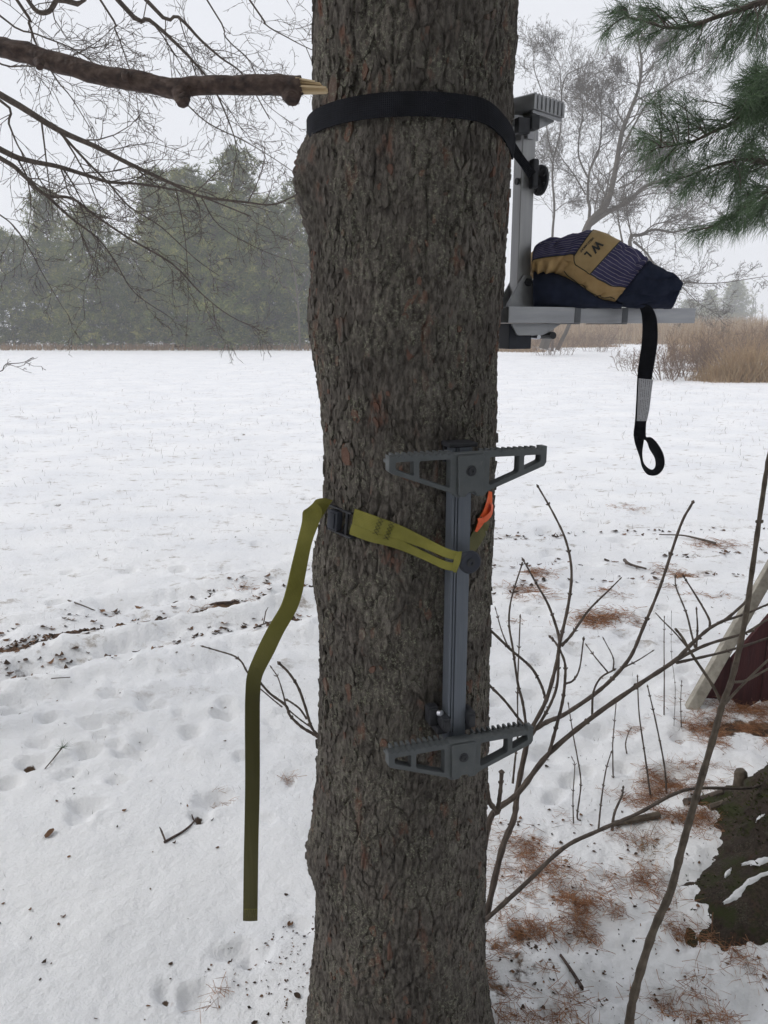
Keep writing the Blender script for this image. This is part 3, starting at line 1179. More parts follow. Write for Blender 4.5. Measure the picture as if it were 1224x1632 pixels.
def pine_crown(seed, H, z0, Rmax, tufts, blades, bl, bw, whorl, top_pow=0.8, lean=0.0):
    rg = np.random.default_rng(seed)
    B = Blades()
    wood = MB()
    z = z0
    while z < H - 0.4:
        t = (z - z0) / (H - z0)
        Rr = Rmax * ((1 - t) ** top_pow) * rg.uniform(0.6, 1.2) + 0.25
        nb = rg.integers(5, 8)
        a0 = rg.uniform(0, 6.28)
        for k in range(nb):
            a = a0 + 6.283 * k / nb + rg.normal(0, 0.25)
            ln = Rr * rg.uniform(0.55, 1.1)
            if rg.random() < 0.06:
                continue
            up = rg.uniform(0.0, 0.35) + 0.35 * t
            d = np.array([math.cos(a), math.sin(a), 0])
            n = max(3, int(tufts * ln / Rmax) + 1)
            fr_ = np.sqrt(rg.uniform(0.06, 1, n))
            pos = d[None] * (fr_ * ln)[:, None]
            pos[:, 2] = z + up * fr_ * ln * (0.35 + 0.65 * fr_)
            spread = 0.10 + 0.16 * ln
            pos += rg.normal(size=(n, 3)) * np.array([spread, spread, 0.14 + 0.04 * ln])
            wood.tube([(0, 0, z - 0.1), tuple(d * ln * 0.5 + np.array([0, 0, z + up * ln * 0.25])), tuple(d * ln * 0.95 + np.array([0, 0, z + up * ln]))],
                      [0.02 + 0.012 * ln, 0.012 + 0.006 * ln, 0.006], 3, False)
            nb2 = blades
            boff = rg.normal(0, 0.13)
            dirs = rdirs(n * nb2, rg) + np.repeat(d[None] * 0.55 + np.array([0, 0, 0.45]), n * nb2, 0)
            dirs /= np.linalg.norm(dirs, axis=1)[:, None]
            b_ = np.repeat(pos, nb2, 0) + rg.normal(size=(n * nb2, 3)) * bl * 0.25
            L_ = bl * rg.uniform(0.55, 1.2, n * nb2)
            tt = np.repeat(np.clip(rg.normal(0.30, 0.12, n) + boff + 0.32 * fr_ ** 2, 0, 1), nb2) + rg.normal(0, 0.12, n * nb2)
            B.add(b_, b_ + dirs * L_[:, None], bw * rg.uniform(0.6, 1.3, n * nb2), np.clip(tt, 0, 1))
        z += whorl * rg.uniform(0.7, 1.3)
    n = 40
    pos = np.zeros((n, 3))
    pos[:, 2] = rg.uniform(H - 1.0, H + 0.1, n)
    dirs = rdirs(n, rg) * 0.8 + np.array([0, 0, 1.0])
    B.add(pos, pos + dirs * bl * 0.8, np.full(n, bw), rg.uniform(0.3, 0.8, n))
    return B, wood


B, wood = pine_crown(3, 12.0, 4.3, 3.0, 26, 9, 0.22, 0.05, 0.42)
cr_o = B.build('crown', M['needle'], tree, seed=3)
cr_o.location = (0.05, TY, 0)
wo = wood.build('branches', M['twig'], tree)
wo.location = (0.05, TY, 0)

# ------------------------------------------------------------------ branching helper
def wander(p, d, ln, steps, wig, trop, rd):
    pts = [Vector(p)]
    d = Vector(d).normalized()
    for i in range(steps):
        d = (d + Vector((rd.gauss(0, wig), rd.gauss(0, wig), rd.gauss(0, wig))) + Vector(trop) * (1.0 / steps)).normalized()
        pts.append(pts[-1] + d * (ln / steps))
    return pts


def sprout(mb, pts, r, ln, lvl, rd, count, wig=0.16, trop=(0, 0, 0), ang_=0.75, sides=3, rmin=0.0015, shrink=0.55, flat=None, start=0.1):
    """side shoots along a path, each with shoots of its own"""
    m_ = len(pts)
    for c_ in range(count):
        t = start + (1 - start) * (c_ + rd.random()) / count
        i = min(m_ - 2, int(t * (m_ - 1)))
        p = pts[i].lerp(pts[i + 1], t * (m_ - 1) - i)
        d = (pts[i + 1] - pts[i]).normalized()
        ax = d.orthogonal().normalized()
        ax.rotate(Quaternion(d, rd.uniform(0, 6.283)))
        if flat is not None:
            f = Vector(flat)
            side = d.cross(f)
            if side.length > 1e-3:
                ax = (side.normalized() * rd.choice((-1, 1)) + ax * 0.45).normalized()
        nd = (d * math.cos(ang_) + ax * math.sin(ang_) * rd.uniform(0.6, 1.2)).normalized()
        l_ = ln * rd.uniform(0.45, 1.15) * (1.15 - 0.6 * t)
        rr = max(rmin, r * rd.uniform(0.6, 1.0) * (1.1 - 0.5 * t))
        q = wander(p, nd, l_, 4 if lvl > 0 else 3, wig, trop, rd)
        mb.tube(q, [max(rmin * 0.6, rr * (1 - 0.75 * k / (len(q) - 1))) for k in range(len(q))], sides if lvl > 0 else 3, False)
        if lvl > 0:
            sprout(mb, q, rr * 0.6, l_ * shrink, lvl - 1, rd, max(2, int(count * 0.55)), wig, trop, ang_, sides, rmin, shrink, flat, 0.15)


def limb(mb, pts, r0_, r1_, n=6, sub=4):
    c = [Vector(p) for p in catmull([tuple(p) for p in pts], sub)]
    k = len(c)
    mb.tube(c, [r0_ + (r1_ - r0_) * (i / (k - 1)) ** 0.8 for i in range(k)], n)
    return c


# ------------------------------------------------------------------ climbing stick strapped to the trunk
YH = 1.236
hub_t, hub_b = at(741, 750, YH), at(729, 1206, YH)
LEN = hub_t.z - hub_b.z
stick = empty('climbing_stick', ((hub_t.x + hub_b.x) / 2, YH + 0.03, hub_b.z), R(18))
tag(stick, 'dark grey metal climbing stick with two toothed double steps, strapped to the trunk', 'climbing stick')


def step(zc, name):
    teeth = []
    n = 11
    for s_ in (1,):
        pass
    outline = [(-0.133, 0.002), (-0.030, -0.036), (-0.022, -0.043), (-0.006, -0.043), (-0.004, -0.037), (0.010, -0.037), (0.013, -0.043),
               (0.024, -0.043), (0.032, -0.036), (0.133, 0.000), (0.137, 0.006), (0.137, 0.033), (0.127, 0.033)]
    x = 0.127
    while x > 0.028:                       # saw teeth on the right tread
        outline += [(x, 0.0275), (x - 0.0085, 0.0305)]
        x -= 0.0105
    outline += [(0.022, 0.028), (-0.022, 0.028)]
    x = -0.028
    while x > -0.127:
        outline += [(x, 0.0275), (x - 0.002, 0.0305)]
        x -= 0.0105
        outline += [(x + 0.0005, 0.0275)]
    outline += [(-0.137, 0.0305), (-0.137, 0.006)]
    big = rounded([(0.034, 0.0195), (0.087, 0.0195), (0.087, -0.0075), (0.034, -0.0268)], 0.004)
    small = rounded([(0.096, 0.0195), (0.126, 0.0195), (0.126, 0.0085), (0.096, -0.0035)], 0.003)
    holes = [[(x_, z_ + zc) for x_, z_ in h_] for h_ in (big, small)]
    holes += [[(-x_, z_ + zc) for x_, z_ in h_[::-1]] for h_ in (big, small)]
    st_ = plate(name, [(x_, z_ + zc) for x_, z_ in outline], holes, -0.030, -0.011, M['grey_coat'], stick, 0.0007)
    hub = plate('hub', [(x_, z_ + zc) for x_, z_ in rounded([(-0.021, -0.040), (-0.008, -0.040), (-0.004, -0.034), (0.008, -0.034), (0.011, -0.040), (0.021, -0.040), (0.023, 0.025), (-0.023, 0.025)], 0.004)],
                [], -0.0345, -0.0302, M['grey_coat'], st_, 0.001)
    mb = MB()
    mb.box(-0.0215, 0.0215, -0.0108, 0.0005, zc - 0.038, zc + 0.024)
    mb.build('hub_sleeve', M['grey_coat'], st_, False, 0.001)
    mb = MB()
    mb.cyl((0, -0.0347, zc), (0, -1, 0), 0.0088, 0.0016, 24, 0.008)
    bolt = mb.build('bolt', M['black'], st_, True)
    mb = MB()
    mb.ring((0, -0.0364, zc), (0, -1, 0), 0.0032, 0.0062, 0.0012, 6)
    mb.build('bolt_socket', M['black'], st_)
    # tread ribs: the second rail that carries the teeth at the back
    for s_ in (-1, 1):
        mb = MB()
        x = 0.030
        while x < 0.128:
            mb.box(s_ * x - 0.0022, s_ * x + 0.0022, -0.0105, 0.004, zc + 0.0215, zc + 0.0300)
            x += 0.0105
        mb.box(min(s_ * 0.026, s_ * 0.136), max(s_ * 0.026, s_ * 0.136), -0.0108, 0.002, zc + 0.0160, zc + 0.0212)
        mb.build('tread_rib', M['grey_coat'], st_, False, 0.0004, 1)
    return st_


step(LEN, 'step')
step(0.0, 'step')
mb = MB()
# ribbed extrusion
for x0, x1, y0, y1 in ((-0.017, 0.017, 0.004, 0.028), (-0.0168, -0.0130, 0.0012, 0.0041), (-0.0110, -0.0080, 0.0014, 0.0041), (-0.0060, 0.0168, 0.0010, 0.0041)):
    mb.box(x0, x1, y0, y1, -0.03, LEN + 0.032)
mb.build('post', M['grey_post'], stick, False, 0.0007, 2)
mb = MB()
mb.box(-0.024, 0.026, 0.0, 0.040, LEN + 0.0325, LEN + 0.040)
mb.box(-0.022, 0.024, 0.029, 0.060, LEN + 0.005, LEN + 0.032)
mb.build('standoff', M['black'], stick, False, 0.002)
mb = MB()
mb.box(-0.036, 0.030, 0.002, 0.055, 0.030, 0.042)
mb.build('standoff', M['black'], stick, False, 0.002)
for x0, x1, y0, y1, z1 in ((-0.030, -0.0178, -0.016, 0.028, 0.062), (0.0178, 0.030, -0.014, 0.03, 0.066), (-0.046, -0.0310, 0.012, 0.040, 0.074)):
    mb = MB()
    mb.box(x0, x1, y0, y1, 0.0425, z1)
    mb.box(x0 - 0.002, x1 + 0.002, y0 + 0.004, y1 - 0.006, z1 - 0.014, z1 + 0.004)
    mb.build('bracket_prong', M['black'], stick, True, 0.003)
mb = MB()
mb.cyl((-0.031, 0.010, 0.068), (0.5, -0.8, 0.2), 0.0055, 0.007, 16)
mb.build('bolt', M['steel'], stick, True)
# the round strap button on the post
zb = at(740, 897, YH).z - hub_b.z
mb = MB()
mb.cyl((0.004, 0.002, zb), (0, -1, 0), 0.0085, 0.030, 20)
mb.cyl((0.004, -0.026, zb), (0, -1, 0), 0.0195, 0.004, 36)
mb.cyl((0.004, -0.0300, zb), (0, -1, 0), 0.0195, 0.003, 36, 0.0165)
bt = mb.build('strap_button', M['navy_rubber'], stick, True)
mb = MB()
mb.ring((0.004, -0.0332, zb), (0, -1, 0), 0.0030, 0.0072, 0.0012, 24)
mb.build('bolt', M['black'], bt, True)

# ------------------------------------------------------------------ olive webbing strap with cam buckle
strap = empty('olive_strap', at(545, 822, 1.29))
tag(strap, 'olive green webbing strap with black buckle holding the climbing stick to the trunk', 'strap')
so = Vector(strap.location)


def tp(px, py, off):
    th_, z_ = on_trunk(px, py, off)
    q = tpos(np.array(th_), np.array(z_), off)
    return Vector((float(q[0]), float(q[1]), float(q[2])))


def loc(pts):
    return [tuple(Vector(p) - so) for p in pts]


bpos = stick.matrix_basis @ Vector((0.004, -0.019, zb))
# two halves of the loop that is spread round the button
for top, endoff, yoff in ((True, 0.010, 0.0), (False, -0.009, -0.0015)):
    cs, ws = [], []
    if top:
        ed = [((566, 811), (562, 836)), ((600, 823), (592, 848)), ((640, 838), (634, 860)), ((680, 858), (676, 874)), ((712, 874), (709, 888))]
    else:
        ed = [((562, 834), (557, 851)), ((592, 846), (586, 862)), ((634, 859), (628, 873)), ((676, 879), (671, 890)), ((709, 894), (706, 906))]
    for k, (a, c) in enumerate(ed):
        off = 0.012 + 0.010 * (k / 4) ** 1.5
        pa, pc = tp(a[0], a[1], off), tp(c[0], c[1], off)
        if k >= 3:
            yy = 1.262 if k == 3 else 1.228
            pa, pc = at(a[0], a[1], yy), at(c[0], c[1], yy)
        cs.append((pa + pc) / 2)
        ws.append(tuple(pa - pc))
    yy = 1.216
    a, c = ((733, 880), (729, 893)) if top else ((731, 898), (727, 911))
    pa, pc = at(a[0], a[1], yy), at(c[0], c[1], yy)
    cs.append((pa + pc) / 2)
    ws.append(tuple(pa - pc))
    ribbon('webbing', loc(cs), ws, 0.0022, M['olive_web'], strap, 8, 4, 0.0015)
# fold standing up against the button
fa = [at(733, 879, 1.213), at(728, 896, 1.209), at(725, 912, 1.212)]
ribbon('webbing_fold', loc(fa), [(0.006, -0.004, 0.002), (0.010, -0.006, 0.002), (0.004, -0.004, 0)], 0.0020, M['olive_web'], strap, 6, 2)
# seam between the halves
sm = [tp(655, 858, 0.018), at(676, 876, 1.2605), at(709, 891, 1.2265), at(727, 896, 1.2150)]
mb = MB()
mb.tube([Vector(q) for q in catmull(loc(sm), 5)], [0.0008] * 16, 5)
mb.build('seam', M['thread'], strap)
# zigzag bar-tacks sewn across the strap
for bx, by in ((603, 838), (620, 846)):
    for ph_ in (0, 1):
        q = []
        for i in range(6):
            t = i / 5 - 0.5
            x_ = bx - t * 10 + (4.0 if (i + ph_) % 2 else -4.0)
            y_ = by + t * 27 + (1.2 if (i + ph_) % 2 else -1.2)
            q.append(tp(x_, y_, 0.0165))
        mb = MB()
        mb.tube([p - so for p in q], [0.0005] * 6, 4)
        mb.build('stitching', M['thread'], strap)
# strap running on round the trunk to the right, behind the post, and round the back
cs, ws = [], []
for a, c, off in (((742, 868), (752, 884), 0.018), ((752, 850), (764, 868), 0.013), ((760, 832), (774, 850), 0.011), ((766, 818), (780, 832), 0.011)):
    pa, pc = tp(a[0], a[1], off), tp(c[0], c[1], off)
    cs.append((pa + pc) / 2)
    ws.append(tuple(pa - pc))
zk = cs[-1].z
for tdeg in (100, 130, 160, 190, 220, 245, 262):
    z_ = zk + (tp(520, 800, 0.01).z - zk) * (tdeg - 85) / 180
    q = tpos(np.array(R(tdeg)), np.array(z_), 0.012)
    cs.append(Vector(map(float, q)))
    ws.append((0, 0, 0.028))
ribbon('webbing_back', loc(cs), ws, 0.0022, M['dark_olive_web'], strap, 6, 3)
# buckle: frame, cam lever, bars
bf = [tp(524, 800, 0.010), tp(516, 838, 0.010), tp(578, 826, 0.012), tp(570, 856, 0.012)]
bx_ = ((bf[2] + bf[3]) - (bf[0] + bf[1])).normalized()
bz_ = ((bf[0] + bf[2]) - (bf[1] + bf[3]))
bz_ = (bz_ - bx_ * bz_.dot(bx_)).normalized()
by_ = bz_.cross(bx_).normalized()
bc = (bf[0] + bf[1] + bf[2] + bf[3]) / 4
if by_.dot(Vector((0, -1, 0))) < 0:
    by_ = -by_
hl, hz = 0.030, 0.0195
bucket = empty('buckle_axis')
bpy.data.objects.remove(bucket)


def obox(mb, a0, a1, b0, b1, c0, c1):
    """box in the buckle's own axes: along, outward, across"""
    vs_ = []
    for c_ in (c0, c1):
        for a, b_ in ((a0, b0), (a1, b0), (a1, b1), (a0, b1)):
            vs_.append(bc - so + bx_ * a + by_ * b_ + bz_ * c_)
    mb.add(vs_, [(0, 3, 2, 1), (4, 5, 6, 7), (0, 1, 5, 4), (1, 2, 6, 5), (2, 3, 7, 6), (3, 0, 4, 7)])


mb = MB()
obox(mb, -hl - 0.002, hl + 0.004, -0.004, 0.010, hz, hz + 0.0035)
obox(mb, -hl, hl + 0.006, -0.004, 0.010, -hz - 0.0035, -hz)
obox(mb, -hl + 0.004, hl - 0.002, -0.004, -0.001, -hz, hz)
bk = mb.build('buckle', M['black'], strap, False, 0.0012)
mb = MB()
obox(mb, -0.024, 0.004, 0.004, 0.016, -0.0165, 0.0165)
obox(mb, -0.020, -0.002, 0.0162, 0.0185, -0.0135, 0.0135)
mb.build('cam_lever', M['navy_rubber'], bk, True, 0.003)
mb = MB()
mb.cyl(bc - so + bx_ * 0.020 + by_ * 0.006 - bz_ * 0.021, bz_, 0.0028, 0.042, 12)
mb.build('bar', M['black'], bk, True)
# the tail: folded out of the buckle and hanging free
tl_ = [(530, 797, 512, 826, 1.335), (514, 794, 500, 817, 1.325), (502, 799, 489, 813, 1.318), (513, 812, 483, 816, 1.312), (509, 830, 480, 834, 1.310), (497, 866, 474, 862, 1.308),
       (487, 918, 463, 912, 1.306), (481, 944, 456, 938, 1.306), (472, 972, 447, 966, 1.307), (453, 1008, 428, 1000, 1.31), (436, 1042, 409, 1036, 1.312),
       (418, 1076, 394, 1072, 1.316), (415, 1104, 392, 1102, 1.32), (414, 1150, 391, 1152, 1.322), (413, 1250, 390, 1252, 1.33),
       (412, 1350, 389, 1352, 1.335), (411, 1467, 388, 1467, 1.34)]
cs, ws = [], []
for k_, (x1, y1, x0, y0, yy) in enumerate(tl_):
    cu_ = 0.006 + 0.007 * math.sin(k_ * 1.1)
    a, c = at(x1 + 0.8 * math.sin(k_ * 1.9), y1, yy + cu_), at(x0 + 0.8 * math.sin(k_ * 1.9), y0, yy - cu_)
    cs.append((a + c) / 2)
    ws.append(tuple(a - c))
ribbon('tail', loc(cs), ws, 0.0018, M['olive_web'], strap, 8, 4, 0.0012)
e0, e1 = at(390, 1462, 1.326), at(410, 1462, 1.333)
f0, f1_ = at(390, 1449, 1.326), at(410, 1449, 1.333)
q = []
for i in range(11):
    t = i / 10
    a, c = e0.lerp(e1, t), f0.lerp(f1_, t)
    q.append((a if i % 2 else c) - so)
mb = MB()
mb.tube(q, [0.0005] * len(q), 4)
mb.tube([f0 - so, f1_ - so], [0.0005] * 2, 4)
mb.build('stitching', M['olive_thread'], strap)

# the strip of orange tape tucked behind the strap at the right edge of the trunk
tape = empty('orange_tape', tp(775, 810, 0.016))
tag(tape, 'crumpled strip of orange flagging tape behind the step on the trunk edge', 'tape')
so_keep = so
so = Vector(tape.location)
cs, ws = [], []
for a, c, off in (((779, 782), (784, 784), 0.012), ((775, 800), (784, 802), 0.013), ((769, 816), (780, 817), 0.015), ((763, 826), (773, 830), 0.017), ((761, 834), (768, 838), 0.015), ((757, 846), (760, 848), 0.017)):
    pa, pc = tp(a[0], a[1], off), tp(c[0], c[1], off)
    cs.append((pa + pc) / 2)
    ws.append(tuple(pa - pc))
ribbon('tape_strip', loc(cs), ws, 0.0008, M['orange'], tape, 6, 3, 0.002)
cs, ws = [], []
for a, c, off in (((783, 800), (786, 806), 0.016), ((781, 815), (784, 820), 0.019), ((771, 824), (774, 832), 0.024), ((761, 826), (762, 833), 0.024)):
    pa, pc = at(a[0], a[1], 1.36), at(c[0], c[1], 1.36)
    pa, pc = tp(a[0], a[1], off), tp(c[0], c[1], off)
    cs.append((pa + pc) / 2)
    ws.append(tuple(pa - pc))
ribbon('tape_fold', loc(cs), ws, 0.0008, M['orange'], tape, 6, 2)

# ------------------------------------------------------------------ folding seat hung on the right of the trunk
SO = Vector((0.256, 1.542, 1.585))            # post axis at the level of the seat's top
seat = empty('tree_seat', SO, R(20))
tag(seat, 'silver metal tree seat with vertical post and black strap on the right of the trunk', 'tree seat')
zt = at(838, 180, 1.54).z - SO.z               # under the head casting
mb = MB()
mb.box(-0.013, 0.014, -0.015, 0.015, -0.020, zt - 0.012)
mb.build('post', M['alu_post'], seat, False, 0.0012)
mb = MB()
mb.box(-0.0005, 0.0009, -0.0163, -0.0151, 0.03, zt - 0.013)
# head casting: ribbed crown, skirt, sleeve and gusset
nT_ = 9
sk = []
L0, L1 = -0.022, 0.072
outl = [(L0, -0.002), (L0, 0.022)]
for i in range(nT_):
    x0 = L0 + (L1 - L0) * (i + 0.1) / nT_
    x1 = L0 + (L1 - L0) * (i + 0.5) / nT_
    x2 = L0 + (L1 - L0) * (i + 0.9) / nT_
    outl += [(x0, 0.022), (x1, 0.0255), (x2, 0.022)]
outl += [(L1, 0.022), (L1, -0.002)]
head = plate('head_casting', [(x, z + zt) for x, z in outl], [], -0.034, 0.034, M['cast'], seat, 0.0012)
plate('gusset', [(x, z + zt) for x, z in ((-0.006, -0.0025), (0.066, -0.0025), (0.066, -0.007), (0.020, -0.026), (0.0165, -0.030), (-0.006, -0.030))], [], -0.016, 0.016, M['cast'], head, 0.001)
for yy in (-0.030, 0.026):
    mb = MB()
    mb.box(L0 + 0.002, L1 - 0.002, yy, yy + 0.004, zt - 0.008, zt - 0.0025)
    mb.build('rim', M['cast'], head, False, 0.0008)
mb = MB()
mb.box(-0.0158, 0.0168, -0.0178, 0.0178, zt - 0.047, zt - 0.0305)
mb.build('collar', M['cast'], head, False, 0.0012)
for i in range(7):
    x0 = L0 + 0.008 + i * 0.0125
    mb = MB()
    mb.box(x0, x0 + 0.0035, -0.0362, -0.0345, zt - 0.001, zt + 0.021)
    mb.build('rib', M['cast'], head, False, 0.0006, 1)
# V bracket against the bark
mb = MB()
mb.box(-0.060, -0.0165, -0.022, 0.022, zt - 0.030, zt - 0.010)
mb.build('tree_bracket', M['cast'], seat, False, 0.002)
head.rotation_euler = (0, 0, R(24))
# black strap anchor block on the near face
zb_ = at(845, 197, 1.52).z - SO.z
mb = MB()
mb.box(-0.010, 0.006, -0.040, -0.0185, zb_ - 0.012, zb_ + 0.011)
mb.box(-0.034, -0.0105, -0.036, -0.020, zb_ - 0.020, zb_ + 0.006)
mb.build('strap_anchor', M['black'], seat, False, 0.0015)
# cam wheel on the outer face of the post, with its row of holes
zw = at(857, 290, 1.55).z - SO.z
mb = MB()
mb.cyl((0.0145, -0.018, zw), (1, 0, 0), 0.009, 0.008, 20)
hubw = mb.build('wheel_hub', M['black'], seat, True)
wh = []
NW = 48
outer = [(0.0265 * math.cos(2 * math.pi * i / NW), 0.0265 * math.sin(2 * math.pi * i / NW)) for i in range(NW)]
holes = []
for k in range(8):
    a = 2 * math.pi * (k + 0.5) / 8
    holes.append([(0.019 * math.cos(a) + 0.0030 * math.cos(-2 * math.pi * j / 10), 0.019 * math.sin(a) + 0.0030 * math.sin(-2 * math.pi * j / 10)) for j in range(10)])
wheel = plate('cam_wheel', outer, holes, -0.003, 0.003, M['black'], seat, 0.001)
wheel.rotation_euler = (0, 0, R(90))
wheel.location = (0.0245, -0.018, zw)
mb = MB()
mb.box(0.000, 0.0138, -0.033, -0.0165, zw - 0.016, zw + 0.034)
mb.build('cam_body', M['black'], seat, False, 0.005, 3)
mb = MB()
mb.cyl((-0.0142, -0.004, zw - 0.002), (-1, 0, 0), 0.006, 0.003, 20)
mb.build('bolt', M['black'], seat, True)
# gusset brackets at the pivot, near and far, with bolts
for s_ in (-1, 1):
    y0, y1 = (-0.0205, -0.0160) if s_ < 0 else (0.0160, 0.0205)
    br = plate('pivot_bracket', rounded([(-0.036, -0.004), (-0.036, 0.004), (-0.004, 0.058), (0.013, 0.058), (0.042, -0.004)], 0.004), [], y0, y1, M['cast'], seat, 0.0008)
    mb = MB()
    mb.cyl((0.006, s_ * 0.0207, 0.045), (0, s_, 0), 0.0082, 0.005, 6, 0.0075)
    mb.build('bolt', M['black'], br, False, 0.0008)
    lo = plate('lower_bracket', rounded([(-0.030, -0.0295), (-0.016, -0.052), (0.038, -0.052), (0.052, -0.046), (0.080, -0.0295)], 0.005), [], s_ * 0.0255 - 0.0022, s_ * 0.0255 + 0.0022, M['alu'], seat, 0.0008)
# black rubber foot under the post
mb = MB()
mb.box(-0.029, 0.0190, -0.020, 0.022, -0.077, -0.0302)
mb.build('rubber_foot', M['navy_rubber'], seat, False, 0.0015)
mb = MB()
mb.cyl((0.058, -0.034, -0.052), (0, 1, 0), 0.0068, 0.064, 20)
mb.build('cross_pin', M['black'], seat, True)
mb = MB()
mb.cyl((0.030, -0.029, -0.055), (0, 1, 0), 0.004, 0.056, 16)
mb.build('cross_pin', M['steel'], seat, True)
# the seat: two side rails, end rail and slats
for s_ in (-1, 1):
    mb = MB()
    mb.box(-0.054, 0.366, s_ * 0.055 - 0.005, s_ * 0.055 + 0.005, -0.0290, 0.0)
    mb.build('side_rail', M['alu'], seat, False, 0.0012)
mb = MB()
mb.box(0.357, 0.3655, -0.0498, 0.0498, -0.028, -0.001)
mb.build('end_rail', M['alu'], seat, False, 0.001)
mb = MB()
mb.box(-0.053, -0.044, -0.0498, 0.0498, -0.028, -0.001)
mb.build('end_rail', M['alu'], seat, False, 0.001)
for i in range(7):
    mb = MB()
    x0 = 0.052 + i * 0.043
    mb.box(x0, x0 + 0.030, -0.0498, 0.0498, -0.010, -0.002)
    mb.build('slat', M['alu'], seat, False, 0.001)
for x0 in (0.086, 0.192):  # dark strips imitate reflections on the rail, not a separate fitting
    mb = MB()
    mb.box(x0, x0 + 0.013, -0.0608, -0.0600, -0.0286, -0.0004)
    mb.box(x0, x0 + 0.013, -0.0600, 0.0600, -0.0312, -0.0294)
    mb.build('rail_reflection', M['clip'], seat, False, 0.0003, 1)  # 'clip' is the dark tone of the imitated reflections
# the black strap round the trunk
cs, ws = [], []
w_ = 0.034
sv = Vector(seat.location)
inv = seat.matrix_basis.inverted()
for tdeg in (-205, -190, -175, -160, -145, -130, -115, -100, -90, -80, -70, -60, -48, -36, -24, -12, 0, 12, 24, 36, 45, 54, 62, 70, 76):
    z_ = 1.868 + 0.004 * math.cos(R(tdeg))
    if tdeg > 40:
        z_ -= 0.0009 * (tdeg - 40)
    q = tpos(np.array(R(tdeg)), np.array(z_), 0.0122)
    cs.append(inv @ Vector(map(float, q)))
    tw = Vector((0, 0, w_))
    if tdeg > 55:
        tw = Vector((0.004, 0, w_ * 0.95))
    ws.append(tuple(tw))
for px, py, yy, wv in ((806, 222, 1.455, (0.008, 0.0, 0.028)), (822, 243, 1.475, (0.009, -0.002, 0.014)), (836, 262, 1.488, (0.010, -0.004, 0.010)), (848, 279, 1.497, (0.012, -0.004, 0.010))):
    cs.append(inv @ at(px, py, yy))
    ws.append(wv)
ribbon('strap', [tuple(c) for c in cs], ws, 0.0026, M['black_web'], seat, 8, 6)

# ------------------------------------------------------------------ gloves lying on the seat
def loft(rings, depth, yb, nseg, nphi, wr, seed, pw=0.8, edge=None):
    """rings of (top px, bottom px) with half depth; returns grid of points and (s, v) parameters"""
    tops = catmull([np.array(at(a[0], a[1], yb + dy)) for (a, c, dy) in rings], nseg)
    bots = catmull([np.array(at(c[0], c[1], yb + dy)) for (a, c, dy) in rings], nseg)
    dep = np.interp(np.linspace(0, 1, len(tops)), np.linspace(0, 1, len(depth)), depth)
    n = len(tops)
    u = np.linspace(0, 1, nphi, endpoint=False)
    if edge is None:
        ph_ = np.repeat((u * 2 * math.pi - math.pi / 2)[None], n, 0)
    else:                                       # grid lines follow the sewn edge between palm and back
        ev = edge(np.linspace(0, 1, n))
        pe = np.arcsin(np.sign(ev) * np.abs(ev) ** (1 / pw))
        ph_ = np.stack([np.interp(u, [0, 0.25, 0.5, 0.75, 1], [-math.pi / 2, e, math.pi / 2, math.pi - e, 1.5 * math.pi]) for e in pe])
    cc, hv = (tops + bots) / 2, (tops - bots) / 2
    sn, cs_ = np.sin(ph_), np.cos(ph_)
    sn2 = np.sign(sn) * np.abs(sn) ** pw
    cs2 = np.sign(cs_) * np.abs(cs_) ** pw
    P_ = cc[:, None] + hv[:, None] * sn2[:, :, None]
    P_[:, :, 1] -= dep[:, None] * cs2
    P_[:, :, 0] -= dep[:, None] * cs2 * 0.25
    flatp = P_.reshape(-1, 3)
    S = np.repeat(np.linspace(0, 1, n), nphi)
    Vv = sn2.ravel()
    FR = cs2.ravel()
    wv_ = wr(S, Vv, FR, flatp, seed)
    nrm = flatp - np.repeat(cc, nphi, 0)
    nrm /= np.linalg.norm(nrm, axis=1)[:, None] + 1e-9
    flatp = flatp + nrm * wv_[:, None]
    return flatp, S, Vv, FR, n, nphi


def grid_faces(n, k):
    i = np.arange(n * k).reshape(n, k)
    j = np.roll(i, -1, axis=1)
    return np.stack([i[:-1].ravel(), j[:-1].ravel(), j[1:].ravel(), i[1:].ravel()], 1)


def region_mesh(name, P_, F_, sel, mat, parent, attrs, off=0.0):
    f = F_[sel]
    u, inv_ = np.unique(f, return_inverse=True)
    me = np_mesh(name, P_[u], inv_.reshape(f.shape), mat, True)
    for k, a in attrs.items():
        add_attr(me, k, a[u])
    return link(name, me, parent)


glove = empty('work_glove', at(960, 484, 1.53))
tag(glove, 'tan leather work glove with purple striped back and navy cuff, on top', 'glove', 'gloves on the seat')
g0 = np.array(glove.location)
rings = [((849, 408), (848, 424), .0), ((853, 393), (850, 433), .0), ((873, 382), (858, 437), .0), ((900, 375), (869, 438), .0), ((924, 371), (881, 439), .0),
         ((946, 367), (895, 441), .0), ((990, 384), (921, 461), .0), ((1003, 392), (938, 472), .0), ((1018, 402), (956, 480), .0), ((1032, 411), (976, 483), .0),
         ((1041, 420), (986, 484), .0), ((1060, 433), (1018, 489), .0), ((1078, 445), (1052, 490), .0), ((1086, 451), (1069, 490), .0)]


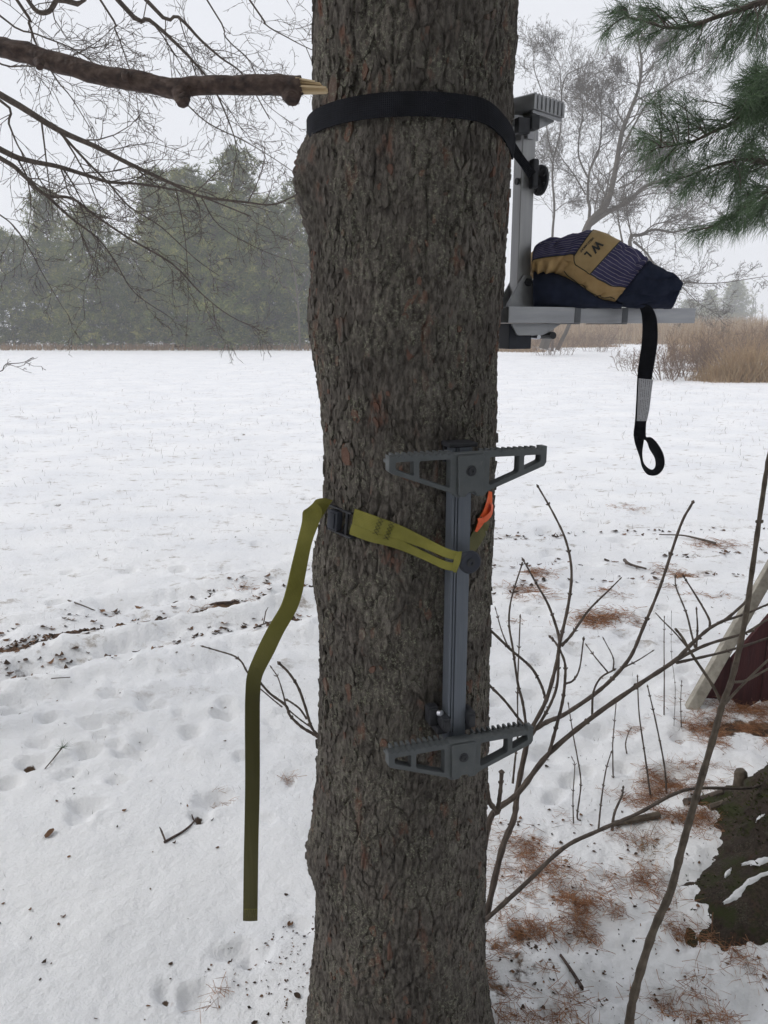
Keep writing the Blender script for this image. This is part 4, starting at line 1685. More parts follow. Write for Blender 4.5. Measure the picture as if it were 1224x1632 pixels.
def wr1(S, Vv, FR, P_, seed):
    s13 = S * 13
    w = (0.0066 * fbm(P_ * 30, 3, seed) - 0.0035 * sstep(0.10, 0.0, np.abs(fbm(P_ * np.array([14, 30, 34]), 2, seed + 5)))) * (1 - 0.6 * np.exp(-((s13 - 5.5) / 0.6) ** 2)) + 0.0012 * fbm(P_ * 120, 2, seed + 1)
    pk = np.exp(-((s13 - 8.9) / 0.7) ** 2)                          # gathers at the elastic before the cuff
    w += pk * 0.0030 * np.sin(Vv * 26 + 4 * fbm(P_ * 30, 2, seed + 2)) - 0.0025 * np.exp(-((s13 - 8.6) / 0.35) ** 2)
    w += -0.004 * np.exp(-((s13 - 9.35) / 0.18) ** 2)
    w += 0.0016 * sstep(4.93, 5.05, s13) * sstep(6.07, 5.95, s13)      # the band lies on top
    w += -0.0030 * np.exp(-((s13 - 4.0) / 0.25) ** 2) * (Vv < 0)
    w += 0.0035 * np.sin(s13 * 5.2 + 3 * Vv) * sstep(4.6, 3.0, s13) * sstep(-0.2, -0.6, Vv)
    return w


def sewn(sv_):
    q = sv_ * 13
    return np.where(q < 4.9, -0.15, -0.15 - 0.27 * sstep(4.9, 5.3, q)) + 0.06 * sstep(7.5, 9.3, q) - 0.25 * sstep(1.2, 0.2, q)


P_, S, Vv, FR, n, k = loft(rings, [.018, .03, .036, .04, .042, .044, .044, .043, .042, .040, .038, .038, .037, .036], 1.533, 14, 96, wr1, 80, 0.8, sewn)
P_ -= g0
F_ = grid_faces(n, k)
fi = np.repeat(np.arange(n - 1), k) / (n - 1) * 13
fu = np.tile(np.arange(k), n - 1)
back_ = (fu >= 24) & (fu < 72)
cuff = fi >= 9.28
band = (fi >= 4.99) & (fi < 5.99) & back_
stripe = ~cuff & ~band & back_ & (fi > 0.6)
leath = ~cuff & ~band & ~stripe
att = {'across': Vv * 0.5 * np.sign(FR + 1e-6), 'along': S}
bvh_src = P_ + g0
region_mesh('leather_palm', P_, F_, leath, M['leather'], glove, att)
bandobj = region_mesh('knuckle_band', P_, F_, band, M['leather_band'], glove, att)
region_mesh('striped_back', P_, F_, stripe, M['stripe'], glove, att)
cf = region_mesh('cuff', P_, F_, cuff, M['navy_knit'], glove, att)
sol = cf.modifiers.new('thickness', 'SOLIDIFY')
sol.thickness = 0.003
sol.offset = -1
# four fingers and a thumb folded away behind the palm
for i in range(4):
    mb = MB()
    p0 = at(860 + 3 * i, 425 - 6 * i, 1.545 + 0.008 * i) - Vector(g0)
    q = [p0, p0 + Vector((-0.012, 0.035, 0.0)), p0 + Vector((0.008, 0.066, -0.010)), p0 + Vector((0.040, 0.070, -0.022))]
    c = [Vector(x) for x in catmull([tuple(x) for x in q], 5)]
    mb.tube(c, [0.0125 - 0.003 * (j / 15) ** 2 for j in range(len(c))], 12)
    mb.build('finger', M['leather'], glove, True)
mb = MB()
q = [at(930, 455, 1.56) - Vector(g0), at(905, 462, 1.60) - Vector(g0), at(890, 470, 1.63) - Vector(g0)]
c = [Vector(x) for x in catmull([tuple(x) for x in q], 5)]
mb.tube(c, [0.014 - 0.003 * (j / 10) for j in range(len(c))], 12)
mb.build('thumb', M['leather'], glove, True)
# seams at the band's edges
bv = BVHTree.FromPolygons([tuple(p) for p in bvh_src], [tuple(int(x) for x in f) for f in F_])


def on_glove(px, py, off):
    o_ = Vector((0, 0, HCAM))
    d = ray(px, py).normalized()
    hit, nr, _, _ = bv.ray_cast(o_, d)
    if hit is None:
        hit = at(px, py, 1.5)
    return hit - d * off - Vector(g0)


GP = P_.reshape(n, k, 3)
nseg_ = 14


def seam(path):
    mb = MB()
    nr_ = [Vector(GP[i, j] - GP[i].mean(0)).normalized() for i, j in path]
    mb.tube([Vector(GP[i, j]) + q * 0.0004 for (i, j), q in zip(path, nr_)], [0.0009] * len(path), 5)
    mb.build('seam', M['thread'], glove)


seam([(i, 24) for i in range(9, int(9.28 * nseg_))])
seam([(5 * nseg_, j) for j in range(24, 73)])
seam([(6 * nseg_, j) for j in range(24, 73)])
seam([(i, 12) for i in range(5 * nseg_, 9 * nseg_)])


def decal(txt, cx_, cy_, h_px, name, sx=1.0):
    me = text_mesh(txt, 1.0, 0.045)
    co = np.empty(len(me.vertices) * 3, np.float32)
    me.vertices.foreach_get('co', co)
    co = co.reshape(-1, 3)
    capx = co[:, 1].max() - co[:, 1].min()
    co[:, :2] -= (co[:, :2].max(0) + co[:, :2].min(0)) / 2
    co *= h_px / capx
    out = []
    rx, ry = -0.68 * sx, 0.73 * sx
    ux, uy = 0.73, 0.68
    for x, y, _ in co:
        out.append(tuple(on_glove(cx_ + x * rx + y * ux, cy_ + x * ry + y * uy, 0.0010)))
    me2 = bpy.data.meshes.new(name)
    me2.from_pydata(out, [], [tuple(p.vertices) for p in me.polygons])
    me2.materials.append(M['ink'])
    return link(name, me2, bandobj)


decal('W', 951, 393, 13.5, 'printed_logo', 1.0)
decal('L', 937, 406.5, 12, 'printed_logo', 0.9)
decal('WELLS LAMONT', 935.5, 390, 3.6, 'printed_name', 0.92)

# second glove under it, its navy cuff to the camera
glove2 = empty('work_glove', at(900, 486, 1.53))
tag(glove2, 'dark navy cuffed work glove squashed flat under the striped one', 'glove', 'gloves on the seat')
g1_ = np.array(glove2.location)
rings = [((851, 434), (851, 492), .0), ((870, 433), (866, 492), .0), ((895, 437), (890, 492), .0), ((918, 447), (912, 492), .0), ((940, 463), (936, 492), .0), ((962, 476), (960, 492), .0), ((990, 482), (990, 492), .0)]


def wr2(S, Vv, FR, P_, seed):
    return 0.004 * fbm(P_ * 30, 3, seed) + 0.0012 * fbm(P_ * 110, 2, seed + 1)


P_, S, Vv, FR, n, k = loft(rings, [.030, .038, .042, .042, .040, .036, .03], 1.535, 12, 64, wr2, 90, 0.85)
P_ -= g1_
F_ = grid_faces(n, k)
fr2 = FR[F_].mean(1)
lea = (fr2 < -0.35)
region_mesh('cuff', P_, F_, ~lea, M['navy_knit'], glove2, {'across': Vv})
region_mesh('leather_palm', P_, F_, lea, M['leather'], glove2, {'across': Vv})
for i in range(4):
    p0 = at(900 + 14 * i, 466, 1.575) - Vector(g1_)
    mb = MB()
    mb.tube([p0, p0 + Vector((0.005, 0.03, -0.004)), p0 + Vector((0.010, 0.055, -0.012))], [0.012, 0.0115, 0.009], 10)
    mb.build('finger', M['leather'], glove2, True)

# black webbing with a sewn loop and a printed tag, hanging over the near rail
hang = empty('hanging_strap', at(1035, 620, 1.50))
tag(hang, 'black webbing strap with end loop and white printed tag, hanging off the seat', 'strap')
so = Vector(hang.location)
prof = [(952, 484, 990, 485, 1.560, 1.540), (985, 480, 1015, 484, 1.545, 1.510), (1005, 481, 1035, 488, 1.535, 1.503), (1020, 492, 1045, 503, 1.525, 1.502), (1024, 515, 1048, 526, 1.521, 1.500), (1023, 545, 1047, 552, 1.520, 1.500),
        (1019, 575, 1043, 578, 1.520, 1.502), (1016, 600, 1039, 602, 1.520, 1.504), (1014, 640, 1035, 642, 1.520, 1.506), (1012, 672, 1030, 672, 1.520, 1.508), (1010, 688, 1029, 690, 1.520, 1.508)]
cs, ws = [], []
for x0, y0, x1, y1, ya, yb in prof:
    a, c = at(x0, y0, ya), at(x1, y1, yb)
    cs.append((a + c) / 2)
    ws.append(tuple(c - a))
ribbon('webbing', loc(cs), ws, 0.0020, M['black_web'], hang, 8, 4, 0.0008)
lp = [(1010, 688, 1029, 690, 1.520, 1.506), (1012, 698, 1030, 697, 1.519, 1.503), (1029, 701, 1038, 698, 1.524, 1.500), (1036, 716, 1048, 708, 1.526, 1.498), (1044, 730, 1057, 725, 1.527, 1.497), (1045, 743, 1058, 743, 1.527, 1.497),
      (1040, 749, 1048, 756, 1.526, 1.498), (1032, 746, 1033, 756, 1.524, 1.500), (1025, 737, 1024, 744, 1.523, 1.502), (1023, 722, 1020, 728, 1.524, 1.503), (1025, 706, 1013, 708, 1.525, 1.506), (1027, 694, 1010, 692, 1.526, 1.509)]
cs, ws = [], []
for x0, y0, x1, y1, ya, yb in lp:
    a, c = at(x0, y0, ya), at(x1, y1, yb)
    cs.append((a + c) / 2)
    ws.append(tuple(c - a))
ribbon('loop', loc(cs), ws, 0.0020, M['black_web'], hang, 6, 3)
cs, ws = [], []
for x0, y0, x1, y1, ya, yb in ((1018, 603, 1041, 605, 1.5155, 1.499), (1017, 625, 1038, 627, 1.5155, 1.500), (1016, 650, 1035, 652, 1.5155, 1.502), (1015, 671, 1031, 671, 1.5155, 1.5035)):
    a, c = at(x0, y0, ya), at(x1, y1, yb)
    cs.append((a + c) / 2)
    ws.append(tuple(c - a))
ribbon('printed_tag', loc(cs), ws, 0.0006, M['tag'], hang, 8, 4)

# ------------------------------------------------------------------ bare tree just outside the frame on the left: its twigs hang into the sky
rd = random.Random(11)
BT = Vector((-2.35, 2.75, 0))
bare = empty('bare_tree', BT)
tag(bare, 'leafless tree at the left whose fine drooping twigs cross the sky', 'tree')
mb = MB()
limb(mb, [Vector((0, 0, -0.1)), Vector((0.03, 0.0, 1.4)), Vector((-0.02, 0.05, 3.0)), Vector((0.05, 0.10, 5.2)), Vector((0.0, 0.1, 7.5))], 0.13, 0.05, 12)
mb.build('trunk', M['limb'], bare, True)
LEFT = [  # traced limbs: pixels, depth at start and end, radius at start and end, level of shoots
    ([(0, 151), (91, 206), (151, 233), (206, 261), (275, 293), (320, 313), (389, 322), (435, 326), (471, 311)], 4.2, 5.4, .0165, .004, 12, 2.6, 0.55),
    ([(0, 238), (46, 256), (91, 265), (137, 279), (174, 290), (220, 293), (275, 302), (320, 313), (400, 345)], 4.3, 5.3, .0150, .004, 12, 2.5, 0.5),
    ([(0, 252), (37, 279), (73, 311), (114, 316), (151, 343), (206, 380), (275, 421), (320, 467), (366, 503), (425, 531)], 4.3, 5.2, .0120, .002, 13, 2.4, 0.5),
    ([(91, 206), (137, 256), (174, 293), (206, 329), (256, 361), (311, 412), (350, 440)], 4.5, 5.0, .0085, .002, 10, None, 0.45),
    ([(73, 311), (114, 348), (156, 380), (183, 416), (215, 467), (275, 508)], 4.5, 4.9, .0085, .002, 10, None, 0.4),
    ([(188, 0), (238, 32), (275, 64), (311, 101), (339, 137), (366, 197), (380, 240)], 4.6, 5.2, .0130, .003, 11, 4.3, 0.5),
    ([(233, 0), (284, 27), (320, 64), (352, 92), (389, 121), (430, 190)], 4.7, 5.4, .0110, .003, 10, 4.4, 0.5),
    ([(27, 0), (46, 37), (59, 73), (91, 128), (114, 156), (150, 215)], 4.2, 4.6, .0080, .002, 10, 4.0, 0.45),
    ([(120, -30), (91, 0), (78, 18), (59, 18), (41, -5)], 3.9, 3.9, .0125, .009, 4, 4.2, 0.3),
    ([(160, 0), (183, 46), (197, 82), (215, 140), (222, 190)], 4.5, 4.8, .0060, .002, 9, 4.4, 0.4),
    ([(398, 0), (421, 37), (457, 59), (494, 78), (530, 90)], 5.0, 5.4, .0055, .002, 8, 4.8, 0.4),
    ([(0, 160), (14, 197), (27, 229), (41, 256), (55, 300)], 4.1, 4.2, .0075, .002, 8, 2.5, 0.4),
    ([(-20, 90), (40, 105), (90, 100), (150, 70), (185, 40)], 4.4, 4.6, .0050, .0015, 9, 3.0, 0.35),
    ([(-20, 330), (30, 370), (70, 440), (100, 490)], 4.4, 4.6, .0050, .0015, 8, 2.3, 0.35),
    ([(230, 120), (280, 150), (330, 195), (390, 225), (440, 255), (490, 290)], 5.0, 5.6, .0055, .002, 9, None, 0.4),
    ([(0, 25), (60, 55), (120, 80), (170, 120), (210, 175)], 4.5, 4.9, .0055, .0015, 10, 3.4, 0.4),
    ([(-20, 585), (10, 580), (35, 578), (60, 570)], 3.6, 3.7, .0030, .001, 4, 1.9, 0.12),
    ([(280, 300), (295, 380), (300, 470), (295, 560)], 5.0, 4.9, .0045, .001, 6, None, 0.2),
    ([(320, 313), (350, 360), (420, 400), (480, 420)], 5.3, 5.5, .0050, .0015, 8, None, 0.4),
    ([(330, 0), (360, 60), (400, 100), (420, 160), (470, 200)], 5.0, 5.4, .0050, .0015, 10, 4.8, 0.4),
]
for pts, y0, y1, ra, rb, cnt, root, ln in LEFT:
    n = len(pts)
    w = [at(x, y, y0 + (y1 - y0) * i / (n - 1)) - BT for i, (x, y) in enumerate(pts)]
    if root is not None:                      # carry the limb back to the trunk, outside the frame
        src = Vector((0.03, 0.06, root))
        w = [src, src.lerp(w[0], 0.5) + Vector((0, 0, 0.10))] + w
    mb = MB()
    c = limb(mb, w, ra * (1.35 if root else 1.0), rb, 6, 4)
    vis = c[8:] if root else c
    sprout(mb, vis, ra * 0.40, ln * 1.1, 2, rd, int(cnt * 1.15), wig=0.27, trop=(0.05, 0, -0.06), ang_=0.75, rmin=0.0018, shrink=0.62, start=0.05)
    mb.build('limb', M['twig'], bare)

# the snapped branch in front, pale wood at its broken end
brk = empty('broken_branch', at(400, 136, 1.27))
tag(brk, 'thick broken branch with a pale splintered end, reaching in from the left', 'branch')
so = Vector(brk.location)
bp_ = [(Vector((-2.30, 2.70, 2.05)), .034), (Vector((-1.5, 1.9, 2.02)), .026), (at(-120, 60, 1.34), .0165), (at(0, 76, 1.30), .0152), (at(60, 90, 1.29), .0150), (at(150, 117, 1.28), .0152), (at(230, 132, 1.275), .0146), (at(285, 141, 1.27), .0158),
       (at(310, 138, 1.27), .0142), (at(380, 135, 1.265), .0144), (at(440, 135, 1.26), .0145), (at(466, 139, 1.26), .0160), (at(482, 136, 1.258), .0125)]
c = catmull([tuple(p - so) for p, _ in bp_], 8)
rr = 0.93 * np.interp(np.linspace(0, len(bp_) - 1, len(c)), range(len(bp_)), [r_ for _, r_ in bp_])
NSEG = 20
V = []
t_ = np.gradient(c, axis=0)
t_ /= np.linalg.norm(t_, axis=1)[:, None]
up = np.cross(t_, [0, 1, 0.3])
up /= np.linalg.norm(up, axis=1)[:, None]
bn = np.cross(t_, up)
for i in range(len(c)):
    for k in range(NSEG):
        a = 2 * math.pi * k / NSEG
        V.append(c[i] + (up[i] * math.cos(a) + bn[i] * math.sin(a)) * rr[i])
V = np.array(V)
nrm = V - np.repeat(c, NSEG, 0)
nrm /= np.linalg.norm(nrm, axis=1)[:, None]
V += nrm * (0.0026 * fbm(V * 45, 3, 91) + 0.0022 * fbm(V * np.array([70, 170, 170]), 3, 92))[:, None]
me = np_mesh('stem', V, grid_faces(len(c), NSEG), M['limb'], True)
link('stem', me, brk)
for (x, y), (dx, dy), r_, ln in (((289, 148), (3, 18), .0105, 1), ((464, 146), (2, 14), .0120, 1), ((203, 126), (-4, -10), .005, 1), ((62, 98), (2, 10), .006, 1)):
    a, e = at(x, y, 1.262), at(x + dx, y + dy, 1.250)
    mb = MB()
    q = [a - so, a.lerp(e, 0.6) - so, e - so]
    c2 = [Vector(x) for x in catmull([tuple(x) for x in q], 5)]
    mb.tube(c2, [r_ * (1.35 - 0.55 * (j / (len(c2) - 1)) + 0.12 * math.sin(3.1 * j)) for j in range(len(c2))], 16)
    mb.v = [tuple(np.array(v_) + 0.0028 * np.array([fbm(np.array([v_]) * 130, 3, sd_)[0] for sd_ in (93, 94, 95)])) for v_ in mb.v]
    mb.build('stub', M['limb'], brk, True)
rd2 = random.Random(5)
mb = MB()
q0 = at(479, 137, 1.258) - so
for i in range(9):
    oz = -0.0085 + 0.0020 * i
    oy = rd2.uniform(-0.004, 0.004)
    ln = 0.037 + rd2.uniform(-0.004, 0.003) - (0.0014 * max(0, i - 4) ** 1.6)
    z1 = oz * 0.75 - 0.0018
    vs_ = []
    for xx, zz_, hw_ in ((-0.006, oz, 0.0075), (ln, z1, 0.0050)):
        for sy in (-1, 1):
            for sz_ in (-1, 1):
                vs_.append(q0 + Vector((xx, oy + sy * hw_, zz_ + sz_ * 0.00115)))
    mb.add(vs_, [(0, 1, 3, 2), (4, 6, 7, 5), (0, 4, 5, 1), (2, 3, 7, 6), (0, 2, 6, 4), (1, 5, 7, 3)])
mb.build('splintered_end', M['splinter'], brk)

# ------------------------------------------------------------------ far pines across the field
protos = []
for i, (H, z0, Rm, tp_) in enumerate(((17.0, 0.4, 4.6, 0.58), (16.0, 0.3, 5.2, 0.48), (15.0, 0.4, 4.2, 0.62), (13.5, 0.2, 5.2, 0.42))):
    B, wood = pine_crown(100 + i, H, z0, Rm, 26, 8, 0.50, 0.115, 0.42, tp_)
    co = B.build('crown', M['far_needle'], None, seed=100 + i)
    wo_ = wood.build('branches', M['twig'], None)
    mb = MB()
    limb(mb, [(0, 0, -0.3), (0.05, 0, H * 0.4), (0, 0.05, H * 0.98)], 0.20, 0.03, 8)
    tr_ = mb.build('trunk', M['twig'], None)
    protos.append((co.data, wo_.data, tr_.data, H))
    for o in (co, wo_, tr_):
        bpy.data.objects.remove(o)
FAR = [(-70, 372, 58, 1, 'pine half cut off by the left edge of the photo, beyond the field'),
       (20, 370, 60, 3, 'low bushy pine at the far left of the tree line across the field'),
       (88, 300, 62, 0, 'pine peeking up behind the drooping twigs, second from the left across the field'),
       (150, 330, 57, 1, 'broad pine left of the sky gap in the tree line across the field'),
       (205, 388, 66, 3, 'lowest pine top, in the dip of the tree line across the field'),
       (262, 268, 63, 2, 'slim pointed pine just right of the dip in the far tree line'),
       (308, 272, 60, 1, 'pine between the slim pointed one and the tallest, across the field'),
       (343, 300, 55, 3, 'shorter full pine standing in front, left of the tallest far pine'),
       (384, 236, 62, 0, 'tallest far pine with a rounded peak, across the field'),
       (432, 318, 58, 1, 'pine on the right shoulder of the tallest far one'),
       (482, 286, 61, 0, 'far pine partly hidden by the left edge of the thick trunk'),
       (545, 300, 60, 1, 'far pine behind the thick trunk')]
for i, (px, top, Y, pi_, lab) in enumerate(FAR):
    if px == 545:
        continue
    base = Vector((at(px, 520, Y).x, Y, 0))
    H = at(px, top, Y).z
    cd, wd, td, Hp = protos[pi_]
    t = empty('far_pine', base, rd.uniform(0, 6.28))
    s_ = H / Hp
    t.scale = (s_ * rd.uniform(0.95, 1.15), s_ * rd.uniform(0.95, 1.15), s_)
    tag(t, lab, 'tree', 'pines across the field')
    link('trunk', td, t)
    link('branches', wd, t)
    link('crown', cd, t)
# two pines fading into the haze on the right, and one low one
for i, (px, top, Y, pi_, lab) in enumerate(((1128, 462, 150, 0, 'hazy distant pine behind the tall grass, left of two'), (1168, 448, 155, 1, 'hazy distant pine behind the tall grass, right of two'),
                                            (1096, 478, 160, 3, 'small hazy pine behind the glove cuff, far off'))):
    base = Vector((at(px, 520, Y).x, Y, 0))
    H = at(px, top, Y).z
    cd, wd, td, Hp = protos[pi_]
    t = empty('distant_pine', base, rd.uniform(0, 6.28))
    s_ = H / Hp
    t.scale = (s_ * 1.3, s_ * 1.3, s_)
    tag(t, lab, 'tree', 'pines fading into the haze')
    link('trunk', td, t)
    link('branches', wd, t)
    link('crown', cd, t)

# ------------------------------------------------------------------ leafless trees on the right, beyond the seat
def deciduous(name, label, Y, base, limbs, cnt, ln, lvl=3, seed=1, mat='twig_far', group=None, trop=(0, 0, 0.25), rmin=0.007):
    rdl = random.Random(seed)
    o = empty(name, base)
    tag(o, label, 'tree', group)
    b0 = Vector(base)
    for k, (pts, ra, rb, sh) in enumerate(limbs):
        n = len(pts)
        w = [at(x, y, Y + (rdl.uniform(-0.6, 0.6) * (i / n))) - b0 for i, (x, y) in enumerate(pts)]
        mb = MB()
        c = limb(mb, w, ra * 0.62, rb * 0.7, 7, 4)
        if sh:
            sprout(mb, c, max(rb, ra * 0.16), ln * sh, lvl, rdl, cnt, wig=0.25, trop=trop, ang_=0.78, rmin=rmin, shrink=0.60, start=0.22)
        mb.build('trunk' if k == 0 else 'limb', M[mat], o)
    return o


Z3 = lambda x, y: (840 + x / 4.708, 60 + y / 4.708)
Yb = 42.0
big = [([(866, 556), (886, 492), Z3(440, 1450), Z3(500, 1350), Z3(600, 1240), Z3(660, 1010), Z3(710, 720), Z3(770, 560), Z3(840, 370), Z3(860, 180), Z3(840, 60), Z3(830, -60)], .42, .03, 1.0),
       ([Z3(470, 1400), Z3(600, 1310), Z3(760, 1230), Z3(880, 1120), Z3(1020, 1080), Z3(1180, 1090), Z3(1350, 1060)], .26, .05, 1.0),
       ([Z3(700, 860), Z3(780, 700), Z3(900, 500), Z3(1060, 350), Z3(1220, 270), Z3(1330, 220)], .11, .02, .8),
       ([Z3(690, 1130), Z3(780, 1090), Z3(900, 1000), Z3(1010, 990), Z3(1150, 1060)], .09, .02, .6),
       ([Z3(670, 1090), Z3(760, 1010), Z3(900, 990), Z3(1050, 900)], .07, .02, .6),
       ([Z3(840, 370), Z3(780, 340), Z3(700, 320), Z3(660, 280)], .05, .01, .5),
       ([Z3(850, 230), Z3(930, 120), Z3(1000, 20)], .05, .01, .5),
       ([Z3(700, 700), Z3(640, 620), Z3(560, 560), Z3(500, 480), Z3(400, 400)], .07, .015, .6)]
deciduous('bare_tree', 'largest leafless tree on the right, its thick forked trunk rising behind the glove', Yb, Vector((at(866, 520, Yb).x, Yb, 0)), big, 19, 3.8, 3, 21, rmin=0.0085)
mid = [([(888, 558), (915, 492), Z3(465, 1360), Z3(455, 1200), Z3(470, 1000), Z3(540, 840), Z3(560, 600), Z3(540, 430), Z3(530, 330)], .20, .02, 1.0),
       ([Z3(440, 1180), Z3(360, 1040), Z3(270, 920), Z3(230, 860)], .08, .02, .7),
       ([Z3(455, 1050), Z3(390, 900), Z3(390, 740), Z3(420, 560), Z3(400, 420), Z3(430, 280)], .09, .02, .8),
       ([Z3(480, 960), Z3(540, 830), Z3(650, 740), Z3(690, 480)], .07, .015, .6),
       ([Z3(560, 560), Z3(480, 450), Z3(400, 400)], .05, .01, .5)]
deciduous('bare_tree', 'slim upright leafless tree between the seat post and the largest bare tree', Yb + 3, Vector((at(888, 520, Yb + 3).x, Yb + 3, 0)), mid, 17, 3.4, 3, 22, rmin=0.0085)
lf = [([(880, 560), (880, 480), Z3(190, 1500), Z3(205, 1280), Z3(190, 1060), Z3(200, 900), Z3(250, 700), Z3(260, 420), Z3(300, 280), Z3(420, 220), Z3(460, 170)], .15, .02, .9),
      ([Z3(200, 1000), Z3(170, 900), Z3(90, 940)], .06, .01, .5),
      ([Z3(200, 1310), Z3(290, 1240), Z3(370, 1220)], .05, .01, .6),
      ([Z3(260, 480), Z3(250, 300), Z3(240, 200), Z3(190, 120), Z3(160, 40)], .06, .01, .7),
      ([Z3(190, 900), Z3(150, 700), Z3(140, 500), Z3(60, 260), Z3(50, 130), Z3(60, 20)], .08, .01, .8)]
deciduous('bare_tree', 'thin leafless tree showing just right of the seat post', Yb + 5, Vector((at(880, 520, Yb + 5).x, Yb + 5, 0)), lf, 17, 3.4, 3, 23, rmin=0.0085)
rt = [([(1036, 558), (1022, 470), Z3(770, 1530), Z3(860, 1480), Z3(960, 1440), Z3(1100, 1460), Z3(1250, 1420), Z3(1450, 1440)], .20, .03, 1.0),
      ([Z3(720, 1560), Z3(690, 1400), Z3(680, 1300), Z3(660, 1180)], .08, .02, .7),
      ([Z3(790, 1510), Z3(760, 1380), Z3(740, 1240)], .07, .02, .7),
      ([Z3(860, 1480), Z3(960, 1400), Z3(1080, 1380), Z3(1200, 1340)], .06, .02, .8),
      ([Z3(800, 1530), Z3(900, 1620), (1060, 440), (1130, 452), (1224, 440)], .10, .02, .9),
      ([(1030, 412), (1075, 445), (1110, 480), (1150, 505)], .06, .01, .7)]
deciduous('bare_tree', 'low spreading leafless tree on the right behind the glove cuff', Yb - 4, Vector((at(1036, 520, Yb - 4).x, Yb - 4, 0)), rt, 16, 3.0, 3, 24, trop=(0.1, 0, 0.05), rmin=0.0085)
ll = [([(478, 556), (476, 500), (470, 440), (462, 400), (455, 350)], .14, .02, 1.2), ([(474, 480), (440, 440), (425, 410)], .07, .02, .9), ([(474, 470), (500, 420), (515, 380)], .07, .02, .9)]
deciduous('bare_tree', 'pinkish leafless tree in front of the far pines, at the left edge of the trunk', 52, Vector((at(478, 520, 52).x, 52, 0)), ll, 9, 2.2, 2, 25, rmin=0.008)

# ------------------------------------------------------------------ the pine at the right edge: mossy root flare below, needle boughs above
RX, RY = 1.46, 2.02
rp = empty('pine_tree', (RX, RY, 0))
tag(rp, 'pine at the right edge with mossy roots below and green needle boughs above', 'tree')
ths = np.radians(np.linspace(0, 360, 220, endpoint=False))
zs = np.concatenate([np.linspace(-0.12, 0.8, 130), np.linspace(0.85, 11, 40)])
TH, ZZ = np.meshgrid(ths, zs)
th, zz = TH.ravel(), ZZ.ravel()
roots = 0.5 + 0.5 * np.cos(5 * th + 0.9 + 0.5 * np.sin(2 * th))
noroot = 1 - 0.42 * np.exp(-((th - R(140)) / R(26)) ** 2)
fl = np.exp(-np.clip(zz + 0.1, 0, None) / 0.15)
fl2 = np.exp(-np.clip(zz + 0.1, 0, None) / 0.10)
r = 0.26 * np.clip(1 - zz * 0.05, 0.2, 1) + fl * noroot * (0.44 + 0.26 * roots) + fl2 * 0.10 * roots ** 2
q3 = np.stack([np.cos(th) * r, np.sin(th) * r, zz], 1)
r = r + 0.045 * fbm(q3 * np.array([8, 8, 6]), 4, 61) + 0.022 * fbm(q3 * 26, 3, 62) + 0.010 * fbm(q3 * 70, 2, 63)
V = np.stack([np.cos(th) * r, np.sin(th) * r, zz], 1)
me = np_mesh('trunk', V, grid_faces(len(zs), 220), M['bark_moss'], True)
add_attr(me, 'tint', 0.4 + 0.3 * fbm(q3 * 20, 2, 64))
link('trunk', me, rp)
RTRUNK = V + np.array([RX, RY, 0])
# moss cushions and snow lying in the hollows between roots
B = Blades()
sel = np.where((zz < 0.45) & (np.cos(th - math.pi) > -0.2))[0]
ids = rng.choice(sel, 5200)
fbm_m = fbm(q3[ids] * 7, 3, 66)
ids = ids[fbm_m > -0.02]
b_ = V[ids] + rng.normal(size=(len(ids), 3)) * 0.006
d = np.stack([np.cos(th[ids]), np.sin(th[ids]), np.full(len(ids), 0.7)], 1) + rng.normal(size=(len(ids), 3)) * 0.5
d /= np.linalg.norm(d, axis=1)[:, None]
B.add(b_, b_ + d * rng.uniform(0.006, 0.016, len(ids))[:, None], rng.uniform(0.003, 0.007, len(ids)), rng.random(len(ids)))
tag(B.build('moss', M['moss'], rp, seed=5), kind='stuff')


def snow_streak(pts, w, parent, name='snow_streak'):
    """a tongue of snow lying on the roots"""
    V_, F_ = [], []
    p = catmull([tuple(q) for q in pts], 10)
    n = len(p)
    for i in range(n):
        t = i / (n - 1)
        ww = w * (0.25 + math.sin(math.pi * min(1, max(0.04, t))) ** 0.6) * (1 + 0.18 * math.sin(i * 0.55 + len(pts)))
        tg = p[min(n - 1, i + 1)] - p[max(0, i - 1)]
        sd_ = np.cross(tg, [0, 0, 1.0])
        sd_ /= np.linalg.norm(sd_) + 1e-9
        for f in np.linspace(-1, 1, 9):
            V_.append(p[i] + sd_ * ww * f + np.array([0, 0, 0.016 * (1 - f * f) - 0.010]))
    me_ = np_mesh(name, np.array(V_) + 0.003 * np.stack([fbm(np.array(V_) * 60, 2, s_) for s_ in (71, 72, 73)], 1), [(a * 9 + k, a * 9 + k + 1, (a + 1) * 9 + k + 1, (a + 1) * 9 + k) for a in range(n - 1) for k in range(8)], M['snow'], True)
    return link(name, me_, parent)


rb = BVHTree.FromPolygons([tuple(p) for p in RTRUNK], [tuple(int(x) for x in f) for f in grid_faces(len(zs), 220)])


def on_root(px, py):
    hit = rb.ray_cast(Vector((0, 0, HCAM)), ray(px, py).normalized())[0]
    return (hit if hit else gpt(px, py)) - Vector((RX, RY, 0))


for line, w in (([(1152, 1440), (1165, 1433), (1180, 1420), (1200, 1402), (1230, 1390)], 0.012), ([(1182, 1378), (1198, 1374), (1215, 1370), (1232, 1368)], 0.014), ([(1155, 1400), (1162, 1390), (1166, 1386)], 0.007), ([(1206, 1306), (1212, 1302), (1218, 1300)], 0.007)):
    snow_streak([on_root(x, y) for x, y in line], w, rp)

